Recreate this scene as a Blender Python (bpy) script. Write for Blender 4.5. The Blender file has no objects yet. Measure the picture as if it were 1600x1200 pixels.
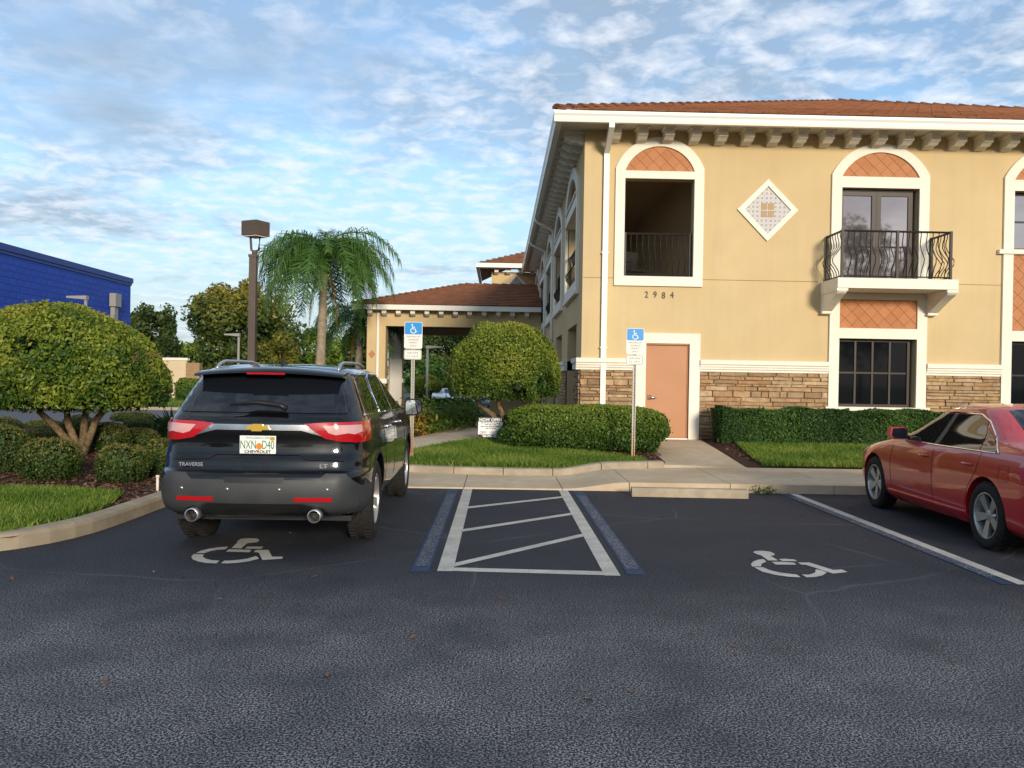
import bpy, bmesh, math, random
import numpy as np
from mathutils import Vector, Matrix, geometry
from mathutils.bvhtree import BVHTree
R = math.radians; rnd = random.Random(7); rng = np.random.default_rng(7)
sc = bpy.context.scene
# ------------------------------------------------------------------ camera
FPX, CH = 1350.0, 1.58
YAW, PIT, ROLL = R(-0.9), R(-0.33), 0.017
_f = Vector((math.sin(-YAW)*math.cos(PIT), math.cos(YAW)*math.cos(PIT), math.sin(PIT)))
_r = Vector((math.cos(YAW), math.sin(YAW), 0)); _u = _r.cross(_f)
CR = _r*math.cos(ROLL)+_u*math.sin(ROLL); CU = -_r*math.sin(ROLL)+_u*math.cos(ROLL)
cam = bpy.data.cameras.new('camera'); cam.sensor_width = 36; cam.lens = 36*FPX/1600; cam.clip_end = 3000
co = bpy.data.objects.new('camera', cam); sc.collection.objects.link(co)
m = Matrix((CR, CU, -_f)).transposed().to_4x4(); m.translation = (0, 0, CH); co.matrix_world = m
sc.camera = co
# ------------------------------------------------------------------ sky and sun
SUN_EL, SUN_AZ = R(13), R(15)          # azimuth: to the right of straight behind the camera
w = bpy.data.worlds.new('World'); sc.world = w; w.use_nodes = True
nt = w.node_tree; nt.nodes.clear()
def N(t, nt=None, **k):
    n = nt.nodes.new(t)
    for a, b in k.items():
        if a.startswith('i_'):
            n.inputs[a[2:].replace('_', ' ')].default_value = b
        else: setattr(n, a, b)
    return n
def world():
    L = nt.links.new
    sky = N('ShaderNodeTexSky', nt, sky_type='NISHITA', sun_disc=False, sun_elevation=SUN_EL, sun_rotation=math.pi-SUN_AZ, air_density=1.0, dust_density=0.25, ozone_density=2.2)
    b1 = N('ShaderNodeBackground', nt); b1.inputs[1].default_value = 0.13
    L(sky.outputs[0], b1.inputs[0])
    tc = N('ShaderNodeTexCoord', nt); sep = N('ShaderNodeSeparateXYZ', nt); L(tc.outputs['Generated'], sep.inputs[0])
    mx = N('ShaderNodeMath', nt, operation='MAXIMUM'); L(sep.outputs[2], mx.inputs[0]); mx.inputs[1].default_value = 0.0
    ad = N('ShaderNodeMath', nt, operation='ADD'); L(mx.outputs[0], ad.inputs[0]); ad.inputs[1].default_value = 0.13
    dv = []
    for i in (0, 1):
        d = N('ShaderNodeMath', nt, operation='DIVIDE'); L(sep.outputs[i], d.inputs[0]); L(ad.outputs[0], d.inputs[1]); dv.append(d)
    cb = N('ShaderNodeCombineXYZ', nt); L(dv[0].outputs[0], cb.inputs[0]); L(dv[1].outputs[0], cb.inputs[1])
    def noise(scale, detail, rough, off, dist=0.0):
        mp = N('ShaderNodeMapping', nt); L(cb.outputs[0], mp.inputs[0]); mp.inputs['Location'].default_value = off
        n = N('ShaderNodeTexNoise', nt); L(mp.outputs[0], n.inputs['Vector'])
        n.inputs['Scale'].default_value = scale; n.inputs['Detail'].default_value = detail; n.inputs['Roughness'].default_value = rough; n.inputs['Distortion'].default_value = dist
        return n.outputs[0]
    def ramp(v, a, b, ca=(0,0,0,1), cb_=(1,1,1,1)):
        r = N('ShaderNodeValToRGB', nt); L(v, r.inputs[0]); e = r.color_ramp.elements
        e[0].position, e[1].position = a, b; e[0].color, e[1].color = ca, cb_; return r.outputs[0]
    def mth(op, a, b):
        n = N('ShaderNodeMath', nt, operation=op)
        for i, v in enumerate((a, b)):
            if isinstance(v, (int, float)): n.inputs[i].default_value = v
            else: L(v, n.inputs[i])
        return n.outputs[0]
    puffs = ramp(noise(10.0, 5, 0.55, (3.1, 1.7, 0), 0.25), 0.43, 0.70)
    area = ramp(noise(0.9, 2, 0.5, (0.6, 4.2, 0)), 0.30, 0.50)
    veil = ramp(noise(1.25, 5, 0.6, (7.3, 2.2, 0), 0.4), 0.34, 0.66)
    pm = mth('MULTIPLY', puffs, area)
    hz = mth('MULTIPLY', ramp(sep.outputs[2], 0.0, 0.30, (1, 1, 1, 1), (0, 0, 0, 1)), 0.92)
    pm = mth('MULTIPLY', pm, 0.85)
    vm = mth('MAXIMUM', mth('MULTIPLY', veil, 0.85), hz)
    # puffs lit white, veil a greyer blue-white
    c1 = N('ShaderNodeBackground', nt); c1.inputs[0].default_value = (0.80, 0.85, 0.93, 1); c1.inputs[1].default_value = 0.67
    c2 = N('ShaderNodeBackground', nt); c2.inputs[0].default_value = (0.47, 0.59, 0.74, 1); c2.inputs[1].default_value = 0.47
    m1 = N('ShaderNodeMixShader', nt); L(vm, m1.inputs[0]); L(b1.outputs[0], m1.inputs[1]); L(c2.outputs[0], m1.inputs[2])
    m2 = N('ShaderNodeMixShader', nt); L(pm, m2.inputs[0]); L(m1.outputs[0], m2.inputs[1]); L(c1.outputs[0], m2.inputs[2])
    out = N('ShaderNodeOutputWorld', nt); L(m2.outputs[0], out.inputs[0])
world()
sl = bpy.data.lights.new('sun', 'SUN'); sl.energy = 2.15; sl.angle = R(10); sl.color = (1.0, 0.88, 0.71)
so = bpy.data.objects.new('sun', sl); sc.collection.objects.link(so)
sd = Vector((math.sin(SUN_AZ)*math.cos(SUN_EL), -math.cos(SUN_AZ)*math.cos(SUN_EL), math.sin(SUN_EL)))
so.rotation_euler = sd.to_track_quat('Z', 'Y').to_euler(); so.location = (20, -20, 20)
sc.view_settings.view_transform = 'Standard'; sc.view_settings.look = 'None'
sc.cycles.caustics_reflective = False; sc.cycles.caustics_refractive = False
sc.view_settings.exposure = 0.80; sc.view_settings.gamma = 1.0
# ------------------------------------------------------------------ pixel helpers (1600x1200 photo pixels)
def ray(px, py): return _f*FPX + CR*(px-800) + CU*(600-py)
def G(px, py, z=0.0):
    d = ray(px, py); t = (z-CH)/d.z; return Vector((d.x*t, d.y*t, z))
def FY(px, py, y):
    d = ray(px, py); t = y/d.y; return Vector((d.x*t, y, CH+d.z*t))
# ------------------------------------------------------------------ mesh helpers
C = sc.collection
BASE = {}
class MB:
    def __init__(s): s.v = []; s.f = []
    def add(s, vs, fs):
        b = len(s.v); s.v += [tuple(v) for v in vs]; s.f += [tuple(i+b for i in f) for f in fs]; return s
    def box(s, x0, x1, y0, y1, z0, z1):
        return s.add([(x0,y0,z0),(x1,y0,z0),(x1,y1,z0),(x0,y1,z0),(x0,y0,z1),(x1,y0,z1),(x1,y1,z1),(x0,y1,z1)],
                     [(0,3,2,1),(4,5,6,7),(0,1,5,4),(1,2,6,5),(2,3,7,6),(3,0,4,7)])
    def prism(s, poly, axis, a, b):
        """poly in the two other axes (cyclic order x<y<z without axis), extruded a..b along axis"""
        n = len(poly)
        def P(p, q): return (q, p[0], p[1]) if axis == 'x' else (p[0], q, p[1]) if axis == 'y' else (p[0], p[1], q)
        vs = [P(p, a) for p in poly] + [P(p, b) for p in poly]
        fs = [tuple(range(n)), tuple(range(2*n-1, n-1, -1))] + [(i, i+n, (i+1) % n+n, (i+1) % n) for i in range(n)]
        return s.add(vs, fs)
    def band(s, outer, inner, axis, a, b, closed=False):
        """solid strip between two equally long 2D polylines"""
        n = len(outer)
        for i in range(n if closed else n-1):
            j = (i+1) % n; s.prism([outer[i], outer[j], inner[j], inner[i]], axis, a, b)
        return s
    def tube(s, path, r, n=8, cap=True):
        path = [Vector(p) for p in path]; rs = r if isinstance(r, (list, tuple)) else [r]*len(path)
        b = len(s.v); up = Vector((0, 0, 1))
        for i, p in enumerate(path):
            t = (path[min(i+1, len(path)-1)]-path[max(i-1, 0)]).normalized()
            a = t.cross(up if abs(t.z) < 0.95 else Vector((1, 0, 0))).normalized(); c = a.cross(t)
            for k in range(n):
                q = 2*math.pi*k/n; s.v.append(tuple(p+(a*math.cos(q)+c*math.sin(q))*rs[i]))
        for i in range(len(path)-1):
            for k in range(n):
                s.f.append((b+i*n+k, b+i*n+(k+1) % n, b+(i+1)*n+(k+1) % n, b+(i+1)*n+k))
        if cap:
            s.f.append(tuple(b+k for k in range(n))[::-1]); s.f.append(tuple(b+(len(path)-1)*n+k for k in range(n)))
        return s
    def lathe(s, prof, n=32, axis='x'):
        """prof: (radius, along)"""
        b = len(s.v); m_ = len(prof)
        for k in range(n):
            q = 2*math.pi*k/n
            for r, a in prof:
                c, d = r*math.cos(q), r*math.sin(q)
                s.v.append((a, c, d) if axis == 'x' else (c, d, a))
        for k in range(n):
            for i in range(m_-1):
                s.f.append((b+k*m_+i, b+((k+1) % n)*m_+i, b+((k+1) % n)*m_+i+1, b+k*m_+i+1))
        return s
    def xf(s, M):
        s.v = [tuple(M @ Vector(v)) for v in s.v]; return s
    def mesh(s, name='m', smooth=False, fix=True):
        me = bpy.data.meshes.new(name); me.from_pydata(s.v, [], s.f)
        if fix:
            bm = bmesh.new(); bm.from_mesh(me); bmesh.ops.recalc_face_normals(bm, faces=bm.faces); bm.to_mesh(me); bm.free()
        if smooth: me.polygons.foreach_set('use_smooth', [True]*len(me.polygons))
        return me
def tag(o, label=None, cat=None, group=None, kind=None):
    for k, v in (('label', label), ('category', cat), ('group', group), ('kind', kind)):
        if v: o[k] = v
    return o
def link(name, me, mat=None, parent=None, local=False):
    """parts carry world coordinates unless local"""
    o = bpy.data.objects.new(name, me); C.objects.link(o)
    if mat is not None and me is not None and len(me.materials) == 0: me.materials.append(mat)
    if parent is not None:
        o.parent = parent
        if not local: o.location = -BASE.get(parent, Vector())
    BASE[o] = Vector()
    return o
def obj(name, mb, mat, parent=None, smooth=False, local=False):
    return link(name, mb.mesh(name, smooth), mat, parent, local)
def thing(name, label, cat, loc=(0, 0, 0), rz=0.0, group=None, kind=None):
    o = bpy.data.objects.new(name, None); C.objects.link(o); o.location = loc; o.rotation_euler = (0, 0, rz)
    BASE[o] = Vector(loc); tag(o, label, cat, group, kind); return o
def fastmesh(name, V, quads=None, tris=None, attr=None):
    me = bpy.data.meshes.new(name); V = np.asarray(V, np.float32).reshape(-1, 3)
    F = quads if quads is not None else tris; k = 4 if quads is not None else 3; F = np.asarray(F, np.int32).reshape(-1, k)
    me.vertices.add(len(V)); me.vertices.foreach_set('co', V.ravel())
    me.loops.add(F.size); me.loops.foreach_set('vertex_index', F.ravel())
    me.polygons.add(len(F)); me.polygons.foreach_set('loop_start', np.arange(0, F.size, k, dtype=np.int32))
    me.update(calc_edges=True)
    if attr is not None:
        a = me.attributes.new('rnd', 'FLOAT', 'FACE'); a.data.foreach_set('value', np.asarray(attr, np.float32))
    return me
def smoothstep(a, b, x):
    t = min(1, max(0, (x-a)/(b-a))); return t*t*(3-2*t)
# ------------------------------------------------------------------ materials
def mat(name, col, rough=0.7, spec=0.3, metal=0.0, coat=0.0):
    m = bpy.data.materials.new(name); m.use_nodes = True; b = m.node_tree.nodes['Principled BSDF']
    b.inputs['Base Color'].default_value = (*col, 1); b.inputs['Roughness'].default_value = rough
    b.inputs['Specular IOR Level'].default_value = spec; b.inputs['Metallic'].default_value = metal
    b.inputs['Coat Weight'].default_value = coat; b.inputs['Coat Roughness'].default_value = 0.03
    return m
def nodes(m): return m.node_tree, m.node_tree.nodes['Principled BSDF'], m.node_tree.links.new
def coords(T): return N('ShaderNodeTexCoord', T).outputs['Object']
def noise(T, vec, scale, detail=4, rough=0.55):
    n = N('ShaderNodeTexNoise', T); T.links.new(vec, n.inputs['Vector'])
    n.inputs['Scale'].default_value = scale; n.inputs['Detail'].default_value = detail; n.inputs['Roughness'].default_value = rough
    return n.outputs[0]
def ramp(T, v, *stops):
    r = N('ShaderNodeValToRGB', T); T.links.new(v, r.inputs[0]); e = r.color_ramp.elements
    while len(e) < len(stops): e.new(0.5)
    for k, (p, c) in zip(e, stops): k.position = p; k.color = (*c, 1) if len(c) == 3 else c
    return r.outputs[0]
def mixc(T, fac, a, b, mode='MIX'):
    n = N('ShaderNodeMix', T, data_type='RGBA', blend_type=mode); L = T.links.new
    for i, v in ((0, fac), (6, a), (7, b)):
        if hasattr(v, 'is_linked'): L(v, n.inputs[i])
        elif isinstance(v, (int, float)): n.inputs[i].default_value = v
        else: n.inputs[i].default_value = (*v, 1)
    return n.outputs[2]
def bump(T, b, v, strength=0.3, dist=0.01):
    n = N('ShaderNodeBump', T); n.inputs['Strength'].default_value = strength; n.inputs['Distance'].default_value = dist
    T.links.new(v, n.inputs['Height']); T.links.new(n.outputs[0], b.inputs['Normal'])
def noisy(name, c1, c2, scale, rough=0.8, bscale=None, bstr=0.3, bdist=0.005, spec=0.25, lo=0.35, hi=0.65, big=None):
    m = mat(name, c1, rough, spec); T, b, L = nodes(m); v = coords(T)
    col = ramp(T, noise(T, v, scale), (lo, c1), (hi, c2))
    if big:   # broad uneven weathering
        col = mixc(T, ramp(T, noise(T, v, big[0], 3), (0.35, (0, 0, 0)), (0.7, (1, 1, 1))), col, big[1])
    L(col, b.inputs['Base Color'])
    if bscale: bump(T, b, noise(T, v, bscale, 6), bstr, bdist)
    return m
def leafmat(name, stops, rough=0.5, trans=0.35, objvar=0.0):
    m = mat(name, stops[0][1], rough, 0.35); T, b, L = nodes(m)
    a = N('ShaderNodeAttribute', T, attribute_name='rnd'); col = ramp(T, a.outputs['Fac'], *stops)
    L(col, b.inputs['Base Color'])
    tr = N('ShaderNodeBsdfTranslucent', T); L(col, tr.inputs[0]); mx = N('ShaderNodeMixShader', T); mx.inputs[0].default_value = trans
    out = T.nodes['Material Output']; L(b.outputs[0], mx.inputs[1]); L(tr.outputs[0], mx.inputs[2]); L(mx.outputs[0], out.inputs[0])
    return m
def piecemat(name, stops, rough=0.8, nscale=18, var=0.25, bstr=0.5, bdist=0.008):
    """colour of a piece from its own random number, plus grain"""
    m = mat(name, stops[0][1], rough, 0.2); T, b, L = nodes(m)
    oi = N('ShaderNodeObjectInfo', T); col = ramp(T, oi.outputs['Random'], *stops)
    v = coords(T); n = noise(T, v, nscale, 5)
    col = mixc(T, var, col, ramp(T, n, (0.3, (0.25, 0.22, 0.2)), (0.7, (1.0, 1.0, 1.0))), 'MULTIPLY')
    L(col, b.inputs['Base Color']); bump(T, b, n, bstr, bdist); return m
M = {}
M['stucco'] = noisy('stucco', (0.60, 0.455, 0.25), (0.64, 0.49, 0.275), 1.3, 0.9, 120, 0.35, 0.004, 0.1, big=(0.35, (0.55, 0.415, 0.225)))
def streaks(m, amt, dark):
    T, b, L = nodes(m); src = b.inputs['Base Color'].links[0].from_socket; v = coords(T); mp = N('ShaderNodeMapping', T); L(v, mp.inputs[0]); mp.inputs['Scale'].default_value = (3.2, 3.2, 0.22)
    f = ramp(T, noise(T, mp.outputs[0], 1.6, 5, 0.65), (0.48, (0, 0, 0)), (0.75, (amt, amt, amt))); L(mixc(T, f, src, dark), b.inputs['Base Color'])
streaks(M['stucco'], 0.20, (0.44, 0.33, 0.18))
M['trim'] = noisy('cream_trim', (0.78, 0.73, 0.62), (0.82, 0.77, 0.66), 2.0, 0.75, 150, 0.15, 0.002, 0.2)
M['white'] = mat('white_metal', (0.80, 0.77, 0.69), 0.4, 0.4)
M['soffit'] = mat('soffit', (0.62, 0.58, 0.5), 0.7)
M['terra'] = piecemat('terracotta_tile', [(0, (0.46, 0.195, 0.085)), (0.5, (0.52, 0.23, 0.105)), (1, (0.48, 0.21, 0.10))], 0.75, 14, 0.12, 0.2, 0.003)
M['grout'] = mat('grout', (0.30, 0.13, 0.07), 0.9)
M['roof'] = piecemat('roof_tile', [(0, (0.20, 0.078, 0.036)), (0.35, (0.26, 0.105, 0.05)), (0.7, (0.23, 0.09, 0.043)), (1, (0.16, 0.065, 0.036))], 0.85, 9, 0.35)
M['roof_far'] = noisy('roof_tile_mass', (0.19, 0.075, 0.036), (0.27, 0.112, 0.054), 2.5, 0.85, 25, 0.4, 0.01)
M['stone'] = piecemat('ledge_stone', [(0, (0.40, 0.22, 0.10)), (0.2, (0.52, 0.35, 0.18)), (0.4, (0.30, 0.19, 0.11)), (0.6, (0.60, 0.44, 0.26)), (0.8, (0.46, 0.26, 0.13)), (1, (0.42, 0.31, 0.20))], 0.85, 9, 0.5, 0.9, 0.03)
M['mortar'] = noisy('mortar', (0.20, 0.135, 0.08), (0.30, 0.21, 0.13), 12, 0.95)
M['door'] = noisy('door_paint', (0.45, 0.215, 0.105), (0.48, 0.23, 0.115), 1.5, 0.5)
M['bronze'] = mat('dark_bronze', (0.020, 0.013, 0.010), 0.45, 0.4, 0.3)
M['iron'] = mat('wrought_iron', (0.022, 0.019, 0.016), 0.5, 0.4, 0.2)
M['glass_dark'] = mat('dark_window_glass', (0.004, 0.005, 0.007), 0.04, 0.22)
M['glass_mirror'] = mat('coated_door_glass', (0.40, 0.34, 0.335), 0.03, 0.5, 0.85)
M['steel'] = noisy('galvanised_steel', (0.24, 0.23, 0.21), (0.32, 0.31, 0.28), 30, 0.5)
M['chrome'] = mat('chrome', (0.80, 0.80, 0.82), 0.08, 0.5, 1.0)
M['badge'] = mat('silver_badge', (0.42, 0.42, 0.43), 0.3, 0.5, 0.6)
M['satin'] = mat('satin_metal', (0.55, 0.55, 0.56), 0.3, 0.5, 0.9)
M['black_paint'] = mat('black_car_paint', (0.003, 0.003, 0.0035), 0.3, 0.12, 0.0, 1.0)
M['red_paint'] = mat('red_car_paint', (0.50, 0.008, 0.012), 0.3, 0.5, 0.0, 1.0)
M['silver_paint'] = mat('silver_blue_car_paint', (0.33, 0.40, 0.48), 0.3, 0.5, 0.4, 1.0)
M['white_paint'] = mat('white_car_paint', (0.75, 0.76, 0.78), 0.3, 0.5, 0.0, 1.0)
M['plastic'] = noisy('grey_bumper_plastic', (0.036, 0.038, 0.041), (0.045, 0.047, 0.05), 6, 0.5, 400, 0.15, 0.001, 0.4)
M['blackplastic'] = mat('black_plastic', (0.012, 0.012, 0.013), 0.45, 0.4)
M['car_glass'] = mat('tinted_car_glass', (0.008, 0.010, 0.014), 0.02, 0.75)
M['car_glass_side'] = mat('tinted_side_glass', (0.012, 0.013, 0.013), 0.02, 1.0)
M['red_lens'] = mat('red_lens', (0.42, 0.006, 0.010), 0.12, 0.6, 0, 0.8)
M['clear_lens'] = mat('clear_lens', (0.62, 0.33, 0.31), 0.15, 0.6, 0, 0.8)
M['gold'] = mat('gold_emblem', (0.75, 0.48, 0.08), 0.3, 0.5, 0.6)
M['tyre'] = noisy('tyre_rubber', (0.014, 0.013, 0.012), (0.028, 0.026, 0.024), 40, 0.85, 60, 0.3, 0.004)
M['alloy'] = mat('alloy_wheel', (0.52, 0.51, 0.49), 0.32, 0.5, 0.75)
M['plate'] = mat('plate_white', (0.80, 0.82, 0.76), 0.4)
M['plate_green'] = mat('plate_green', (0.05, 0.16, 0.07), 0.5)
M['orange'] = mat('orange_print', (0.85, 0.22, 0.02), 0.5)
M['sign_blue'] = mat('sign_blue', (0.015, 0.25, 0.60), 0.4)
M['sign_white'] = mat('sign_white', (0.76, 0.73, 0.66), 0.45)
M['sign_pure'] = mat('sign_print_white', (0.85, 0.86, 0.86), 0.45)
M['ink'] = mat('sign_ink', (0.02, 0.02, 0.022), 0.5)
M['ink_faded'] = mat('faded_sign_ink', (0.19, 0.17, 0.14), 0.6)
M['pole'] = noisy('brown_pole_paint', (0.085, 0.064, 0.050), (0.105, 0.078, 0.062), 3, 0.5)
M['bark'] = noisy('bark', (0.10, 0.065, 0.035), (0.24, 0.17, 0.09), 14, 0.95, 30, 0.8, 0.02)
M['palmtrunk'] = noisy('palm_trunk', (0.24, 0.19, 0.13), (0.34, 0.28, 0.20), 6, 0.95, 14, 0.6, 0.03)
M['pvc'] = mat('pvc', (0.75, 0.68, 0.58), 0.5)
M['copper'] = mat('weathered_copper', (0.50, 0.27, 0.16), 0.5)
M['blue_wall'] = mat('blue_painted_brick', (0.012, 0.045, 0.30), 0.6)
def brickwall():
    T, b, L = nodes(M['blue_wall']); v = coords(T)
    sx = N('ShaderNodeSeparateXYZ', T); L(v, sx.inputs[0]); cb = N('ShaderNodeCombineXYZ', T); L(sx.outputs[1], cb.inputs[0]); L(sx.outputs[2], cb.inputs[1])
    br = N('ShaderNodeTexBrick', T); L(cb.outputs[0], br.inputs[0]); br.inputs['Scale'].default_value = 1.0
    br.inputs['Brick Width'].default_value = 0.8; br.inputs['Row Height'].default_value = 0.4; br.inputs['Mortar Size'].default_value = 0.03
    br.inputs['Color1'].default_value = (0.016, 0.066, 0.44, 1); br.inputs['Color2'].default_value = (0.014, 0.056, 0.37, 1); br.inputs['Mortar'].default_value = (0.008, 0.03, 0.20, 1)
    L(br.outputs[0], b.inputs['Base Color']); bump(T, b, br.outputs['Fac'], -0.6, 0.03)
brickwall()
M['blue_cap'] = mat('blue_metal_coping', (0.012, 0.04, 0.22), 0.45)
M['beige_wall'] = noisy('beige_wall', (0.60, 0.47, 0.31), (0.66, 0.52, 0.35), 1.2, 0.9)
M['concrete'] = noisy('concrete', (0.54, 0.43, 0.30), (0.64, 0.52, 0.37), 5, 0.9, 90, 0.3, 0.004, 0.15, big=(0.9, (0.47, 0.36, 0.235)))
M['kerb'] = noisy('kerb_concrete', (0.36, 0.30, 0.22), (0.48, 0.40, 0.29), 7, 0.92, 70, 0.45, 0.006, 0.15, big=(1.3, (0.30, 0.245, 0.17)))
M['soil'] = noisy('mulch_soil', (0.035, 0.018, 0.011), (0.085, 0.042, 0.026), 22, 0.95, 45, 1.0, 0.03)
M['chip'] = leafmat('mulch_chip', [(0, (0.05, 0.02, 0.012)), (0.5, (0.12, 0.05, 0.03)), (1, (0.20, 0.11, 0.07))], 0.9, 0.0)
M['turf'] = noisy('turf_base', (0.035, 0.065, 0.014), (0.06, 0.10, 0.02), 9, 0.95)
M['grass'] = leafmat('grass_blade', [(0, (0.05, 0.11, 0.012)), (0.5, (0.13, 0.23, 0.022)), (0.85, (0.24, 0.34, 0.04)), (1, (0.38, 0.36, 0.10))], 0.6, 0.35)
def asphalt(name, far=False):
    m = mat(name, (0.03, 0.03, 0.035), 0.8, 0.14); T, b, L = nodes(m); v = coords(T)
    fine = noise(T, v, 85, 2, 0.8); mid = noise(T, v, 0.55, 4, 0.6); wear = noise(T, v, 1.6, 5, 0.65)
    seal = mixc(T, ramp(T, mid, (0.35, (0, 0, 0)), (0.65, (1, 1, 1))), (0.018, 0.021, 0.030), (0.027, 0.030, 0.040))
    stone = ramp(T, fine, (0.49, (0, 0, 0)), (0.58, (1, 1, 1)))
    # worn patches expose pale aggregate; the nearer lane is more worn than the stalls
    sp = N('ShaderNodeSeparateXYZ', T); L(v, sp.inputs[0])
    lane = N('ShaderNodeMapRange', T, interpolation_type='SMOOTHSTEP'); L(sp.outputs[1], lane.inputs[0])
    lane.inputs[1].default_value = 7.4; lane.inputs[2].default_value = 4.6; lane.inputs[3].default_value = 0.22; lane.inputs[4].default_value = 1.0
    wm = ramp(T, wear, (0.30, (0.35, 0.35, 0.35)), (0.70, (1, 1, 1)))
    k = N('ShaderNodeMath', T, operation='MULTIPLY'); L(wm, k.inputs[0]); L(lane.outputs[0], k.inputs[1])
    k2 = N('ShaderNodeMath', T, operation='MULTIPLY'); L(k.outputs[0], k2.inputs[0]); L(stone, k2.inputs[1])
    col = mixc(T, k2.outputs[0], seal, (0.42, 0.41, 0.40))
    grit = ramp(T, noise(T, v, 48, 3, 0.8), (0.69, (0, 0, 0)), (0.73, (1, 1, 1)))
    col = mixc(T, mixc(T, 0.7, (0, 0, 0), grit), col, (0.34, 0.33, 0.31))
    st_ = ramp(T, noise(T, v, 1.1, 5, 0.7), (0.60, (0, 0, 0)), (0.72, (1, 1, 1)))
    col = mixc(T, mixc(T, 0.3, (0, 0, 0), st_), col, (0.012, 0.012, 0.014))
    # pale scuffs and hairline cracks
    sc_ = ramp(T, noise(T, v, 5.5, 6, 0.75), (0.70, (0, 0, 0)), (0.76, (1, 1, 1)))
    col = mixc(T, mixc(T, 0.75, (0, 0, 0), sc_, 'MIX'), col, (0.15, 0.15, 0.15))
    vo = N('ShaderNodeTexVoronoi', T, feature='DISTANCE_TO_EDGE'); mp = N('ShaderNodeMixRGB', T); mp.inputs[0].default_value = 0.12
    nv = N('ShaderNodeTexNoise', T); L(v, nv.inputs[0]); nv.inputs['Scale'].default_value = 2.0; L(v, mp.inputs[1]); L(nv.outputs[1], mp.inputs[2])
    L(mp.outputs[0], vo.inputs['Vector']); vo.inputs['Scale'].default_value = 0.42
    ck = ramp(T, vo.outputs[0], (0.0, (1, 1, 1)), (0.006, (0, 0, 0)))
    ckm = mixc(T, 1.0, ck, ramp(T, mid, (0.45, (0, 0, 0)), (0.6, (0.6, 0.6, 0.6))), 'MULTIPLY')
    col = mixc(T, ckm, col, (0.13, 0.13, 0.14))
    if far: col = mixc(T, 0.85, col, (0.16, 0.16, 0.17))
    L(col, b.inputs['Base Color'])
    L(ramp(T, wear, (0.3, (0.7, 0.7, 0.7)), (0.7, (0.92, 0.92, 0.92))), b.inputs['Roughness'])
    bump(T, b, fine, 0.4, 0.005); return m
M['asphalt'] = asphalt('asphalt'); M['asphalt_far'] = asphalt('asphalt_grey', True)
def paintmat(name, col, under, lo, hi, scale=70):
    m = mat(name, col, 0.7, 0.2); T, b, L = nodes(m); v = coords(T)
    a = ramp(T, noise(T, v, scale, 3, 0.7), (lo, (0, 0, 0)), (hi, (1, 1, 1))); d = ramp(T, noise(T, v, 3.0, 5, 0.7), (0.35, under), (0.65, col))
    L(mixc(T, a, under, mixc(T, 0.35, col, d)), b.inputs['Base Color']); return m
M['line'] = paintmat('worn_white_paint', (0.62, 0.59, 0.52), (0.10, 0.10, 0.10), 0.30, 0.42)
M['stencil'] = paintmat('white_stencil_paint', (0.60, 0.57, 0.50), (0.2, 0.19, 0.18), 0.25, 0.40)
M['blue_line'] = paintmat('worn_blue_paint', (0.033, 0.07, 0.14), (0.03, 0.045, 0.08), 0.40, 0.55)
M['pale_line'] = paintmat('abraded_pale_paint', (0.27, 0.265, 0.245), (0.03, 0.05, 0.095), 0.48, 0.60, 55)
M['leaf_top'] = leafmat('privet_leaf', [(0, (0.03, 0.075, 0.012)), (0.35, (0.09, 0.16, 0.018)), (0.65, (0.21, 0.26, 0.025)), (0.9, (0.33, 0.37, 0.04)), (1, (0.36, 0.34, 0.06))])
M['leaf_mid'] = leafmat('viburnum_leaf', [(0, (0.03, 0.075, 0.014)), (0.45, (0.085, 0.16, 0.02)), (0.8, (0.20, 0.28, 0.03)), (1, (0.30, 0.33, 0.05))])
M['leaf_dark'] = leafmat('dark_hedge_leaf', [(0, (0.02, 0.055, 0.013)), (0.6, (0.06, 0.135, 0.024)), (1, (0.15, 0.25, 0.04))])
M['leaf_ball'] = leafmat('small_shrub_leaf', [(0, (0.03, 0.06, 0.012)), (0.5, (0.085, 0.13, 0.02)), (0.8, (0.20, 0.20, 0.035)), (1, (0.36, 0.20, 0.07))])
M['leaf_oak'] = leafmat('oak_leaf', [(0, (0.025, 0.05, 0.014)), (0.6, (0.065, 0.105, 0.024)), (1, (0.15, 0.18, 0.05))])
M['leaf_far'] = leafmat('far_tree_leaf', [(0, (0.035, 0.065, 0.016)), (0.6, (0.10, 0.145, 0.03)), (1, (0.22, 0.24, 0.05))])
M['leaf_gold'] = leafmat('golden_leaf', [(0, (0.06, 0.095, 0.018)), (0.5, (0.16, 0.17, 0.025)), (1, (0.32, 0.25, 0.03))])
M['leaf_palm'] = leafmat('palm_leaflet', [(0, (0.035, 0.09, 0.018)), (0.6, (0.08, 0.18, 0.03)), (1, (0.18, 0.28, 0.06))], 0.45)
M['leaf_dead'] = leafmat('dead_frond', [(0, (0.22, 0.09, 0.025)), (1, (0.40, 0.19, 0.06))], 0.9)
M['leaf_croton'] = leafmat('croton_leaf', [(0, (0.03, 0.07, 0.015)), (0.45, (0.10, 0.15, 0.02)), (0.7, (0.35, 0.25, 0.03)), (1, (0.50, 0.16, 0.03))])
M['interior'] = mat('loggia_interior', (0.42, 0.31, 0.17), 0.9)
M['ceiling_dark'] = mat('brown_ceiling', (0.16, 0.10, 0.06), 0.9)
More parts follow.
